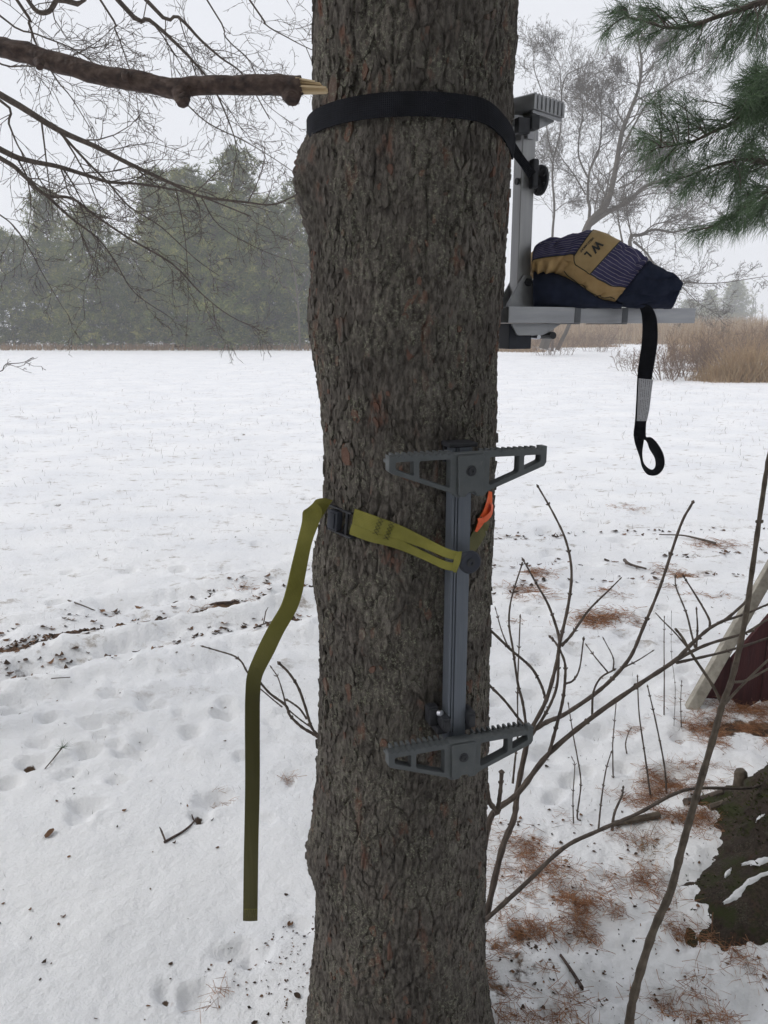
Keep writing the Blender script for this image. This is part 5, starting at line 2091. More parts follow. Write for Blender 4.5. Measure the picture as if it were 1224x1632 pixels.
rdb = random.Random(31)
Z5 = lambda x, y: (960 + x / 4.295, y / 4.295)
boughs = [
    (3.0, [(1500, -140), (1380, -60), Z5(1400, -60), Z5(1134, 5), Z5(900, 80), Z5(760, 125), Z5(600, 180), Z5(440, 190), Z5(300, 150), Z5(180, 120)], .011,
     [(30, 200), (130, 40), (240, 130), (200, 230), (330, 240), (60, 80), (450, 330), (520, 300), (620, 370), (700, 280), (760, 440), (830, 310), (870, 340), (1020, 270), (1110, 290), (540, 70), (650, 50),
      (480, 190), (740, 60), (950, 190), (380, 60), (300, 40), (420, 120), (560, 200), (860, 160), (1000, 110), (1100, 140), (1000, 20), (880, 20), (680, 160)]),
    (2.9, [(1500, 60), (1340, 130), Z5(1300, 640), Z5(1134, 700), Z5(1040, 720), Z5(960, 760), Z5(900, 840), Z5(760, 900), Z5(640, 960), Z5(520, 990), Z5(400, 1010)], .011,
     [(390, 690), (480, 690), (560, 700), (640, 690), (370, 810), (440, 870), (250, 950), (300, 1060), (350, 980), (500, 800), (620, 880), (740, 880), (700, 1000), (560, 1030), (400, 1120), (470, 910), (580, 830),
      (670, 820), (780, 860), (840, 930), (540, 960), (1000, 540), (960, 590), (1060, 500), (1120, 480), (940, 700), (1000, 800), (1050, 650), (1100, 750), (900, 880), (1010, 620), (1080, 580), (1110, 650),
      (960, 780), (1060, 800), (1120, 850), (1180, 560), (1180, 700), (860, 1000), (1000, 700), (1090, 700)]),
    (3.1, [(1500, 220), (1330, 240), Z5(1300, 1120), Z5(1134, 1120), Z5(1000, 1090), Z5(860, 1110), Z5(720, 1150), Z5(600, 1200), Z5(480, 1240)], .009,
     [(450, 1230), (560, 1290), (650, 1200), (700, 1250), (820, 1270), (880, 1340), (930, 1300), (1000, 950), (1080, 900), (1110, 1050), (950, 1050), (1000, 1180), (1100, 1180), (520, 1180), (620, 1130), (760, 1200), (860, 1190),
      (600, 1250), (800, 1060), (900, 1130), (1050, 1120), (700, 1080), (1040, 1000), (760, 1290), (940, 1200)]),
    (3.0, [(1500, 300), (1340, 290), Z5(1300, 1270), Z5(1134, 1310), Z5(1020, 1390), Z5(900, 1470), Z5(760, 1545), Z5(640, 1580)], .008,
     [(1050, 1320), (980, 1400), (900, 1480), (800, 1540), (680, 1600), (620, 1580), (1000, 1500), (1080, 1480), (1100, 1400), (930, 1530), (1110, 1280), (860, 1540), (740, 1560), (1120, 1530), (1040, 1450), (960, 1340), (840, 1500)]),
]
for bi, (Y, main, r_, ends) in enumerate(boughs):
    w = []
    for i, (x, y) in enumerate(main):
        w.append(at(x, y, Y - (0.5 - 0.25 * i if i < 2 else 0)) - Vector((RX, RY, 0)))
    tz = w[0].z - 0.15
    w = [Vector((0.02, 0.02, tz))] + w
    mb = MB()
    c = limb(mb, w, r_ * 1.6, 0.0022, 7, 5)
    B = Blades()
    # two or three ends lie close to each traced one so that the sprays overlap in depth
    ends2 = []
    for e in ends:
        ends2.append((e, rdb.uniform(-0.16, 0.16)))
        if e[0] > 900 or rdb.random() < 0.15:
            ends2.append(((e[0] + rdb.uniform(-55, 55), e[1] + rdb.uniform(-45, 45)), rdb.uniform(-0.35, 0.35)))
        if e[0] > 1000 and bi == 1:
            ends2.append(((e[0] + rdb.uniform(-40, 120), e[1] + rdb.uniform(-60, 60)), rdb.uniform(-0.4, 0.4)))
    for (ex, ey), dy in ends2:
        E = at(*Z5(ex, ey), Y + dy) - Vector((RX, RY, 0))
        # join where the twig leaves the branch behind its own tip, so that it points forward
        cand = [p for p in c[10:] if p.x > E.x + 0.05] or c[10:]
        s_ = min(cand, key=lambda p: (p - E).length)
        d = E - s_
        if d.length > 0.45:
            s_ = E - d * (0.45 / d.length)
        midp = s_.lerp(E, 0.5) + Vector((0.03, 0, 0.05)) * d.length
        tw_ = [Vector(x) for x in catmull([tuple(s_), tuple(midp), tuple(E)], 4)]
        mb.tube(tw_, [0.0028 - 0.0012 * j / (len(tw_) - 1) for j in range(len(tw_))], 4, False)
        nt_ = 5
        for j in range(nt_):
            t = 0.40 + 0.60 * j / (nt_ - 1)
            k = min(len(tw_) - 2, int(t * (len(tw_) - 1)))
            pp = tw_[k].lerp(tw_[k + 1], min(1, t * (len(tw_) - 1) - k))
            dd = np.array((tw_[k + 1] - tw_[k]).normalized())
            nn = 30 if j == nt_ - 1 else 12
            dirs = dd[None] * rng.uniform(0.55, 1.5, nn)[:, None] + rdirs(nn) * 0.72 + np.array([0, 0, -0.22])
            dirs /= np.linalg.norm(dirs, axis=1)[:, None]
            bb = np.repeat(np.array(pp)[None], nn, 0) + rng.normal(size=(nn, 3)) * 0.008
            ll_ = rng.uniform(0.06, 0.105, nn)
            B.add(bb, bb + dirs * ll_[:, None] + np.array([0, 0, -0.006]), np.full(nn, 0.0017), np.clip(rng.normal(0.4, 0.22, nn), 0, 1))
    wo_ = mb.build('bough', M['twig'], rp)
    B.build('needles', M['needle'], wo_, bend=0.05, seed=40 + bi)
B, wood = pine_crown(8, 13.0, 4.6, 3.2, 24, 9, 0.22, 0.05, 0.45)
B.build('crown', M['needle'], rp, seed=8)
wood.build('branches', M['twig'], rp)

# unseen pines added behind the camera to shade the trunk and near snow
for k, (x, y, s_, lab_) in enumerate(((-3.4, -5.0, 0.8, 'unseen pine added for shade behind the viewer, on the left'), (3.6, -5.2, 0.85, 'unseen pine added for shade behind the viewer, on the right'), (0.3, -8.0, 0.9, 'unseen pine added for shade straight behind the viewer'))):
    cd, wd, td, Hp = protos[k % 4]
    t = empty('pine_tree', (x, y, 0), k * 1.3)  # added unseen pine, only for shade
    t.scale = (s_ * 0.62, s_ * 0.62, s_)
    tag(t, lab_, 'tree', 'added shade pines behind the viewer')
    link('trunk', td, t)
    link('branches', wd, t)
    link('crown', cd, t)

# ------------------------------------------------------------------ shrub stems beside the trunk
Z7 = lambda x, y: (740 + x / 2.529, 740 + y / 2.529)
Z8 = lambda x, y: (740 + x / 2.529, 1150 + y / 2.529)


def buds(mb, pts, r, rdl, gap=0.10):
    """paired buds at the nodes of a stem"""
    acc = rdl.uniform(0.02, gap)
    for a, e in zip(pts[:-1], pts[1:]):
        l_ = (e - a).length
        while acc < l_:
            p = a.lerp(e, acc / l_)
            d = (e - a).normalized()
            o_ = d.orthogonal().normalized()
            o_.rotate(Quaternion(d, rdl.uniform(0, 6.28)))
            for s_ in (-1, 1):
                q = p + o_ * s_ * r * 0.5
                tip = q + (d * 0.9 + o_ * s_ * 0.7).normalized() * rdl.uniform(0.006, 0.010)
                mb.tube([q, q.lerp(tip, 0.5), tip], [r * 0.5, max(0.0014, r * 0.55), 0.0005], 5, False)
            acc += gap * rdl.uniform(0.6, 1.4)
        acc -= l_


def stems(name, label, cat, list_, mat, org, seed=1, group=None, part='stem', tip_bud=True, gap=0.10):
    o = empty(name, org)
    tag(o, label, cat, group)
    o0 = Vector(org)
    rdl = random.Random(seed)
    for pts, y0, y1, ra, rb in list_:
        n = len(pts)
        w = [at(x, y, y0 + (y1 - y0) * i / (n - 1)) - o0 for i, (x, y) in enumerate(pts)]
        mb = MB()
        c = [Vector(p) for p in catmull([tuple(p) for p in w], 6)]
        k = len(c)
        rads = []
        for i in range(k):
            f = i / (k - 1)
            rads.append((ra + (rb - ra) * f) * (1 + 0.10 * math.sin(i * 2.3) + 0.06 * rdl.uniform(-1, 1)))
        mb.tube(c, rads, 7)
        buds(mb, c, max(0.0016, (ra + rb) / 2), rdl, gap)
        if tip_bud:
            d = (c[-1] - c[-2]).normalized()
            mb.tube([c[-1], c[-1] + d * 0.005, c[-1] + d * 0.011], [rb, rb * 1.7, 0.0006], 5, False)
        mb.build(part, M[mat], o, True)
    return o


base_s = gpt(770, 1492)
SHR = [
    ([Z8(85, 800), Z8(150, 520), Z8(200, 390), Z8(215, 270), Z8(250, 100), Z7(265, 1085), Z7(330, 1040), Z7(400, 1010), Z7(520, 930), Z7(600, 860), Z7(670, 775), Z7(720, 660), Z7(790, 490), Z7(870, 250), Z7(918, 158)], 1.72, 2.05, .0085, .0032),
    ([Z8(60, 600), Z8(80, 500), Z8(115, 370), Z8(215, 290), Z8(340, 130), Z7(515, 1020), Z7(700, 890), Z7(850, 790), Z7(920, 720), Z7(990, 660), Z7(1060, 620), Z7(1140, 550)], 1.66, 2.0, .0085, .0036),
    ([Z7(850, 790), Z7(970, 730), Z7(1100, 690), Z7(1160, 672)], 1.90, 1.98, .005, .0026),
    ([Z7(855, 800), Z7(1050, 755), Z7(1224, 700), Z7(1300, 665)], 1.90, 2.1, .0040, .0026),
    ([Z7(1020, 640), Z7(1140, 600), Z7(1224, 565), Z7(1300, 550)], 1.96, 2.1, .0036, .0024),
    ([Z7(990, 655), Z7(985, 620), Z7(940, 540), Z7(888, 458)], 1.96, 2.02, .0036, .002),
    ([Z7(930, 740), Z7(915, 680), Z7(895, 600), Z7(855, 500), Z7(850, 460)], 1.94, 2.0, .003, .0016),
    ([Z7(935, 740), Z7(940, 660), Z7(936, 590)], 1.94, 1.97, .003, .0018),
    ([Z7(265, 1075), Z7(330, 950), Z7(372, 800), Z7(385, 720), Z7(420, 560), Z7(432, 430), Z7(410, 310), Z7(360, 200), Z7(300, 95)], 1.78, 1.95, .0056, .0022),
    ([Z7(385, 730), Z7(378, 680), Z7(340, 570), Z7(290, 480), Z7(240, 390)], 1.86, 1.92, .0046, .0018),
    ([Z7(392, 730), Z7(430, 690), Z7(500, 590), Z7(580, 510), Z7(625, 465)], 1.86, 1.95, .0046, .0014),
    ([Z7(250, 1060), Z7(235, 960), Z7(215, 880), Z7(195, 740), Z7(180, 640), Z7(190, 540), Z7(230, 410)], 1.78, 1.85, .004, .0018),
    ([Z7(60, 640), Z7(95, 660), Z7(185, 745), Z7(270, 820), Z7(310, 890), Z7(325, 935)], 1.72, 1.82, .0032, .0036),
    ([Z7(60, 850), Z7(95, 885), Z7(160, 950), Z7(215, 1020), Z7(245, 1055)], 1.70, 1.78, .0030, .0034),
    ([Z8(240, 100), Z7(300, 1050), Z7(350, 960), Z7(375, 880), Z7(380, 760)], 1.77, 1.86, .0042, .0034),
    ([Z7(340, 1170), Z7(370, 1060), Z7(395, 960), Z7(405, 880), Z7(405, 800), Z7(375, 730), Z7(350, 700)], 1.78, 1.90, .0048, .0026),
    ([Z7(405, 885), Z7(440, 870), Z7(465, 820), Z7(480, 710)], 1.84, 1.9, .003, .0018),
    ([Z7(515, 1010), Z7(520, 920), Z7(550, 860), Z7(600, 830)], 1.84, 1.9, .003, .0022),
    ([Z7(600, 830), Z7(600, 780), Z7(565, 710)], 1.90, 1.93, .0022, .0012),
    ([Z7(580, 840), Z7(530, 780), Z7(497, 735)], 1.90, 1.93, .0022, .0012),
    ([Z7(640, 820), Z7(700, 790), Z7(755, 755)], 1.92, 1.97, .0024, .0012),
    ([Z8(90, 250), Z8(100, 320), Z8(130, 360)], 1.70, 1.70, .006, .0066),
    ([Z8(135, 350), Z8(145, 280), Z8(150, 210)], 1.70, 1.71, .0055, .005),
    ([Z8(195, 250), Z8(205, 150), Z8(215, 60), Z7(215, 900), Z7(225, 620)], 1.80, 1.92, .0030, .0016),
    ([Z7(180, 745), Z7(150, 670), Z7(128, 590)], 1.76, 1.8, .0022, .0010),
]
stems('shrub', 'large leafless shrub with budded brown stems fanning out right of the trunk', 'shrub', SHR, 'twig', base_s, 51)
SHL = [([(515, 1180), (500, 1170), (480, 1158), (462, 1140), (455, 1124), (430, 1105), (412, 1085), (395, 1072), (385, 1055), (372, 1045), (350, 1038), (326, 1031)], 1.74, 1.80, .0042, .0016),
       ([(512, 1176), (497, 1160), (486, 1125), (475, 1095), (460, 1072), (447, 1059)], 1.73, 1.76, .0036, .0030),
       ([(489, 1146), (478, 1130), (465, 1120), (460, 1117)], 1.74, 1.75, .0026, .0022),
       ([(456, 1126), (451, 1105), (443, 1080), (434, 1066)], 1.76, 1.78, .0022, .0012),
       ([(450, 1127), (435, 1115), (415, 1098), (400, 1088)], 1.76, 1.80, .0020, .0012),
       ([(500, 1162), (480, 1148), (464, 1135)], 1.75, 1.77, .0020, .0018)]
stems('shrub', 'small leafless shrub with thin stems poking out left of the trunk', 'shrub', SHL, 'twig', gpt(515, 1190), 52)
# the curved sapling in the right foreground
SAP = [([(1000, 1700), Z8(665, 1219), Z8(690, 1080), Z8(760, 850), Z8(830, 690), Z8(880, 500), Z8(930, 320), Z8(1000, 80), Z7(1040, 970), Z7(1080, 860), Z7(1130, 640), Z7(1160, 430), Z7(1200, 150), Z7(1230, -40), (1248, 640), (1262, 520)], 1.44, 1.72, .0105, .0040),
       ([Z7(1038, 970), Z7(1000, 890), Z7(920, 770), Z7(880, 700), Z7(850, 662)], 1.60, 1.68, .0034, .0030),
       ([Z7(900, 740), Z7(850, 680), Z7(800, 630), Z7(770, 598)], 1.66, 1.70, .0020, .0012),
       ([Z7(1050, 965), Z7(1130, 880), Z7(1224, 790), Z7(1290, 740)], 1.60, 1.70, .0034, .0022),
       ([Z7(1085, 878), Z7(1140, 870), Z7(1224, 825), Z7(1300, 790)], 1.61, 1.70, .0032, .0022),
       ([Z7(1135, 680), Z7(1224, 625), Z7(1300, 590)], 1.62, 1.72, .0026, .0018)]
stems('sapling', 'tall thin curved sapling stem rising through the right foreground', 'sapling', SAP, 'twig_grey', gpt(1003, 1645), 53, tip_bud=False, gap=0.16)
ARC = [([Z8(20, 850), Z8(85, 800), Z8(240, 660), Z8(400, 510), Z8(540, 440), Z8(700, 370), Z8(850, 290), Z8(950, 268), Z8(1150, 268), Z8(1224, 240), Z8(1300, 215)], 1.62, 2.28, .0062, .0042)]
stems('fallen_branch', 'long thin branch arching low over the snow from trunk to right edge', 'branch', ARC, 'twig', gpt(775, 1470), 54, tip_bud=False, gap=0.2)
SMALL = [
    ([Z7(805, 1010), Z7(806, 850), Z7(805, 740), Z7(806, 620)], 2.9, .0028, 'thin upright stem in the snow left of the maroon panel'),
    ([Z8(815, 290), Z8(805, 170), Z7(770, 1030), Z7(740, 900)], 2.25, .0036, 'slightly curved bare seedling above the needle pile, right one of a pair'),
    ([Z8(752, 310), Z8(730, 150), Z7(705, 1010), Z7(698, 860)], 2.28, .0034, 'bare seedling above the needle pile, left one of a pair'),
    ([Z8(640, 240), Z8(605, 270), Z8(598, 120), Z7(600, 1100), Z7(612, 960)], 2.35, .0030, 'bent seedling with brown leaf scraps behind the arching branch'),
    ([Z8(540, 440), Z8(552, 320), Z8(570, 200), Z8(590, 130)], 1.98, .0030, 'straight leaning twig standing by the arching branch'),
    ([Z8(595, 440), Z8(605, 370), Z8(635, 300), Z8(640, 270)], 2.0, .0048, 'short thick snapped stem standing by the arching branch'),
    ([Z8(470, 400), Z8(455, 380), Z8(470, 250), Z8(455, 140), Z8(440, 60), Z7(420, 970)], 2.10, .0030, 'wavy seedling stem in open snow right of the lower step'),
    ([Z8(440, 410), Z8(438, 300), Z8(445, 180), Z8(436, 150)], 2.12, .0022, 'thinnest seedling stem beside the wavy one'),
    ([Z7(875, 1060), Z7(872, 960), Z7(876, 880)], 2.75, .0022, 'short seedling near the corner of the maroon panel'),
    ([Z7(845, 1055), Z7(850, 900), Z7(835, 760), Z7(835, 600)], 2.8, .0012, 'hair-thin dry stalk left of the maroon panel'),
    ([Z8(655, 130), Z8(650, 90), Z8(660, 50), Z8(670, 30)], 2.6, .0028, 'little dark twig with curled leaf in the open snow'),
]
for i, (pts, Y, r_, lab) in enumerate(SMALL):
    g = gpt(*pts[0])
    Yg = g.y
    stems('seedling', lab, 'seedling', [(pts, Yg, Yg + 0.06, r_, r_ * 0.55)], 'twig', g, 60 + i, 'seedlings in the snow right of the trunk', gap=0.07)

# ------------------------------------------------------------------ maroon panel with its pale sloping edge board, right edge
pn = empty('leaning_panel', gpt(1100, 1135))
tag(pn, 'maroon panel with a weathered pale sloping edge board at the right edge', 'panel')
po = Vector(pn.location)
A0 = gpt(1091, 1122, 0.0) - po
A1 = at(1240, 862, A0.y + po.y + 0.30) - po
dirb = (A1 - A0)
lenb = dirb.length * 1.35
dirb.normalize()
wid = Vector((1, 0.05, 0)) - dirb * dirb.x
wid = (wid - dirb * wid.dot(dirb)).normalized()
nb_ = dirb.cross(wid).normalized()
if nb_.y > 0:
    nb_ = -nb_


def slab(name, a, u, lu, v, lv, nn, t0, t1, mat, bev=0.003):
    m_ = MB()
    vs_ = []
    for tt in (t0, t1):
        for x, y in ((0, 0), (lu, 0), (lu, lv), (0, lv)):
            vs_.append(a + u * x + v * y + nn * tt)
    m_.add(vs_, [(0, 3, 2, 1), (4, 5, 6, 7), (0, 1, 5, 4), (1, 2, 6, 5), (2, 3, 7, 6), (3, 0, 4, 7)])
    return m_.build(name, mat, pn, False, bev)


slab('edge_board', A0 - dirb * 0.02, dirb, lenb, wid, 0.047, nb_, 0.0, 0.045, M['weathered'], 0.004)
slab('inner_board', A0 + wid * 0.049, dirb, lenb, wid, 0.012, nb_, -0.05, 0.012, M['weathered'], 0.003)
# the maroon boards, each a plank of its own, set back under the edge board
for i in range(9):
    x0 = 0.062 + i * 0.142
    a = A0 + Vector((x0, 0, -0.05)) - nb_ * 0.045
    zt_ = (x0 - 0.035) * dirb.z / max(0.15, dirb.x)
    m_ = MB()
    ztop = min(1.2, max(0.02, zt_ - 0.02))
    zt2 = min(1.2, max(0.02, zt_ + 0.142 * dirb.z / max(0.15, dirb.x) - 0.02))
    m_.add([a, a + Vector((0.138, 0.007, 0)), a + Vector((0.138, 0.007, zt2 + 0.05)), a + Vector((0, 0, ztop + 0.05)),
            a + Vector((0, 0.02, 0)), a + Vector((0.138, 0.027, 0)), a + Vector((0.138, 0.027, zt2 + 0.05)), a + Vector((0, 0.02, ztop + 0.05))],
           [(0, 1, 2, 3), (7, 6, 5, 4), (0, 4, 5, 1), (1, 5, 6, 2), (2, 6, 7, 3), (3, 7, 4, 0)])
    m_.build('board', M['maroon'], pn, False, 0.002)

# ------------------------------------------------------------------ fallen needles, leaf scraps, twigs on the snow
B = Blades()
for c_, rr_, w_ in PATCH:
    n = int(min(1500, 14000 * rr_ * rr_ * w_ * 6 + 90 * w_) * (1.0 if c_.y < 3.2 else 0.5))
    a = rng.uniform(0, 6.283, n)
    q = rr_ * rng.random(n) ** 0.6 * rng.uniform(0.6, 1.7, n)
    x, y = c_.x + np.cos(a) * q * 1.35, c_.y + np.sin(a) * q * 0.85
    ms = fbm(np.stack([x, y, 0 * x], 1) * (13 if c_.y < 3.2 else 6), 3, 19)
    kp = ms > rng.uniform(-0.12, 0.34, n)
    x, y = x[kp], y[kp]
    n = len(x)
    if n == 0:
        continue
    h, _ = snow(x, y)
    ln = rng.uniform(0.03, 0.075, n) * (1 if c_.y < 3.2 else 1.4)
    da = rng.uniform(0, 6.283, n)
    d = np.stack([np.cos(da) * ln, np.sin(da) * ln, rng.normal(0.004, 0.010, n)], 1)
    b_ = np.stack([x, y, h + rng.uniform(0.001, 0.016, n) * w_], 1)
    B.add(b_ - d / 2, b_ + d / 2, np.full(n, 0.0014) * (1 if c_.y < 3.2 else 2.0), np.clip(rng.normal(0.5, 0.22, n), 0, 1))
n = 12000                                              # strays, thicker where the wind has left them
x, y = rng.uniform(0.12, 1.25, n), rng.uniform(1.42, 2.6, n)
ms = fbm(np.stack([x, y, 0 * x], 1) * 5.5, 4, 20)
kp = ms > rng.uniform(0.02, 0.75, n)
x, y = x[kp], y[kp]
n = len(x)
h, _ = snow(x, y)
da, ln = rng.uniform(0, 6.28, n), rng.uniform(0.02, 0.06, n)
d = np.stack([np.cos(da) * ln, np.sin(da) * ln, rng.normal(0, 0.004, n)], 1)
b_ = np.stack([x, y, h + 0.003], 1)
B.add(b_ - d / 2, b_ + d / 2, np.full(n, 0.0012), rng.random(n))
fn = B.build('fallen_needles', M['straw'], None, bend=0.06, seed=77)
tag(fn, 'rust-brown fallen pine needles lying in mats on the snow', 'pine needles', kind='stuff')


def leaf_bits(n, sampler, smin, smax, seed):
    rg = np.random.default_rng(seed)
    V_, F_, T_ = [], [], []
    x, y = sampler(rg, n)
    h, _ = snow(x, y)
    for i in range(n):
        s_ = rg.uniform(smin, smax)
        k = rg.integers(5, 8)
        a0 = rg.uniform(0, 6.28)
        el = rg.uniform(0.3, 0.9)
        tx, ty = rg.normal(0, 0.35, 2)
        b0 = len(V_)
        for j in range(k):
            a = 6.283 * j / k
            u, v = math.cos(a) * s_ * rg.uniform(0.7, 1.2), math.sin(a) * s_ * el * rg.uniform(0.7, 1.2)
            uu, vv = u * math.cos(a0) - v * math.sin(a0), u * math.sin(a0) + v * math.cos(a0)
            V_.append((x[i] + uu, y[i] + vv, h[i] + 0.0015 + abs(uu * tx + vv * ty) + 0.25 * u * u / s_))
        V_.append((x[i], y[i], h[i] + 0.001 + s_ * 0.12))
        for j in range(k):
            F_.append((b0 + j, b0 + (j + 1) % k, b0 + k))
        T_ += [rg.random()] * (k + 1)
    return V_, F_, T_


def samp_ruts(rg, n):
    xs, ys = [], []
    for _ in range(n):
        pl, w, d, bb = RUTS[rg.choice([0, 0, 0, 1, 1, 2, 4, 5, 6])]
        k = rg.integers(0, len(pl) - 1)
        p = pl[k].lerp(pl[k + 1], rg.random())
        xs.append(p.x + rg.normal(0, w * 0.45))
        ys.append(p.y + rg.normal(0, w * 0.45))
    return np.array(xs), np.array(ys)


def samp_dark(rg, n):
    pl = RUTS[0][0]
    t = rg.random(n) ** 1.3
    a_, e_ = pl[0], gp(150, 998)
    return a_.x + (e_.x - a_.x) * t + rg.normal(0, 0.04, n), a_.y + (e_.y - a_.y) * t + rg.normal(0, 0.045, n)


def samp_near(rg, n):
    x = rg.uniform(-1.4, 1.6, n)
    y = 1.4 + rg.random(n) ** 1.5 * 7.0
    return x * (0.5 + y / 3), y


def samp_foot(rg, n):
    k = rg.integers(0, 2, n)
    x = np.where(k == 0, rg.normal(-0.22, 0.10, n), rg.normal(0.40, 0.16, n))
    y = rg.normal(1.62, 0.10, n)
    return x, y


def samp_right(rg, n):
    return rg.uniform(0.15, 1.15, n), rg.uniform(1.45, 2.3, n)


V_, F_, T_ = [], [], []
for n, f, a, e, s_ in ((420, samp_ruts, 0.008, 0.026, 1), (520, samp_near, 0.0025, 0.009, 2), (260, samp_dark, 0.006, 0.022, 6), (420, samp_foot, 0.0012, 0.005, 3), (300, samp_right, 0.002, 0.008, 4)):
    v, f_, t = leaf_bits(n, f, a, e, s_)
    b0 = len(V_)
    V_ += v
    F_ += [tuple(i + b0 for i in q) for q in f_]
    T_ += t
me = bpy.data.meshes.new('leaf_litter')
me.from_pydata(V_, [], F_)
me.materials.append(M['leaf'])
add_attr(me, 'tint', np.array(T_))
tag(link('leaf_litter', me), 'dark scraps of dead leaf and bark scattered over the snow', 'leaf litter', kind='stuff')

# grass tips that poke through the snow
B = Blades()
n = 8500
r_ = 2.2 * np.exp(rng.random(n) * math.log(38 / 2.2))
a = np.radians(rng.uniform(-38, 38, n))
x, y = np.sin(a) * r_, np.cos(a) * r_
cl = fbm(np.stack([x * 0.8, y * 0.8, 0 * x], 1), 3, 88)
keep = cl > rng.uniform(-0.5, 0.5, n)
x, y, r_ = x[keep], y[keep], r_[keep]
h, _ = snow(x, y)
n = len(x)
sc = np.clip(r_ / 6, 0.6, 2.2)
b_ = np.stack([x, y, h - 0.01], 1)
B.add(b_, b_ + rdirs(n) * 0.02 * sc[:, None] + np.stack([0 * x, 0 * x, rng.uniform(0.02, 0.05, n) * sc], 1), 0.0022 * sc, rng.random(n))
tag(B.build('grass_tips', M['leaf'], None, bend=0.1, seed=78), 'thin grass tips poking through the snow field', 'grass', kind='stuff')

# single sticks and other small things lying on the snow
def stick_on(name, label, pts, r0_, r1_, mat='twig', cat='stick', lift=0.004, forks=()):
    w = [gpt(x, y, lift) for x, y in pts]
    o = empty(name, w[0])
    tag(o, label, cat)
    mb = MB()
    c = [Vector(p) - w[0] for p in catmull([tuple(p) for p in w], 4)]
    k = len(c)
    mb.tube(c, [r0_ + (r1_ - r0_) * i / (k - 1) for i in range(k)], 7)
    mb.build('stem', M[mat], o, True)
    for fp in forks:
        q = [gpt(x, y, lift + dz) - w[0] for x, y, dz in fp]
        mb = MB()
        mb.tube(q, [r1_ * 1.1] * (len(q) - 1) + [r1_ * 0.5], 6)
        mb.build('fork', M[mat], o, True)
    return o


stick_on('fallen_twig', 'small black twig with turned-up ends lying in the left snow', [(262, 1344), (276, 1336), (290, 1328), (303, 1318), (312, 1308)], .0042, .0030, 'limb', 'twig', 0.004,
         [[(264, 1343, 0.0), (258, 1332, 0.012), (255, 1327, 0.016)], [(309, 1310, 0.0), (306, 1304, 0.010)]])
stick_on('fallen_twig', 'thin straight twig on the snow at the left, above the ruts', [(101, 957), (125, 965), (155, 977)], .0050, .0030, 'twig', 'twig', 0.01)
stick_on('fallen_twig', 'dark crusty stick lying near the bottom right of the trunk', [(893, 1525), (907, 1545), (918, 1562), (927, 1577)], .0035, .0050, 'limb', 'twig', 0.006)
stick_on('fallen_stick', 'brown broken stick on the snow behind the sapling, snow along its side', [(1092, 1283), (1120, 1278), (1153, 1266)], .012, .010, 'twig', 'stick', 0.012)
stick_on('fallen_stick', 'tan stick end poking from the needle pile by the mossy roots', [(1130, 1292), (1150, 1285), (1168, 1276)], .012, .009, 'twig_grey', 'stick', 0.010)
stick_on('fallen_stick', 'short cut stick half buried in needles below the arching branch', [(978, 1318), (1010, 1312), (1050, 1304)], .009, .012, 'twig_grey', 'stick', 0.012)
stick_on('fallen_twig', 'dark crooked twig in the snow below the hanging strap loop', [(995, 897), (1000, 902), (1010, 906), (1030, 911)], .012, .006, 'twig', 'twig', 0.02)
stick_on('fallen_twig', 'long thin twig lying in the snow right of the shrub tips', [(1050, 856), (1085, 857), (1110, 862), (1140, 870)], .004, .010, 'twig', 'twig', 0.02)
stick_on('fallen_twig', 'small dark twig beside the rut at the left edge of the trunk', [(405, 1004), (420, 998), (440, 992)], .005, .003, 'twig', 'twig', 0.012, [[(420, 998, 0.0), (424, 986, 0.03), (428, 982, 0.04)]])
stick_on('bark_piece', 'dark strip of bark lying in the middle rut on the left', [(328, 974), (345, 966), (378, 963)], .014, .007, 'limb', 'bark', 0.015)
stick_on('fallen_leaf_stem', 'faint thin twig on the snow below the left ruts', [(82, 1084), (95, 1083), (112, 1082)], .0025, .002, 'twig', 'twig', 0.008)

# short cut stump standing in the snow near the roots
g = gpt(1180, 1252)
st_ = empty('stump', g)
tag(st_, 'short rounded cut stump standing in the snow above the mossy roots', 'stump')
mb = MB()
mb.tube([(0, 0, -0.03), (0, 0, 0.02), (-0.004, 0, 0.048), (-0.007, 0, 0.058), (-0.007, 0, 0.061)], [0.026, 0.023, 0.021, 0.015, 0.005], 18)
mb.build('wood', M['twig_grey'], st_, True)
# sprig of green needles and a curled leaf on the left
g = gpt(92, 1203, 0.004)
sp_ = empty('pine_sprig', g)
tag(sp_, 'small green pine sprig lying in the snow at the left', 'sprig')
mb = MB()
q = [gpt(72, 1226, 0.003) - g, gpt(85, 1212, 0.006) - g, gpt(100, 1200, 0.022) - g]
mb.tube(q, [0.0022, 0.0026, 0.003], 6)
mb.build('stem', M['twig'], sp_, True)
B = Blades()
n = 46
bb = np.repeat(np.array(q[-1])[None], n, 0)
d = rdirs(n) * 0.8 + np.array([0.35, 0.1, 0.25])
d /= np.linalg.norm(d, axis=1)[:, None]
d[:, 2] = np.where(d[:, 2] < -0.2, -0.2, d[:, 2])
B.add(bb, bb + d * rng.uniform(0.03, 0.06, n)[:, None], np.full(n, 0.0013), rng.uniform(0, 0.6, n))
B.build('needles', M['needle'], sp_, seed=3)
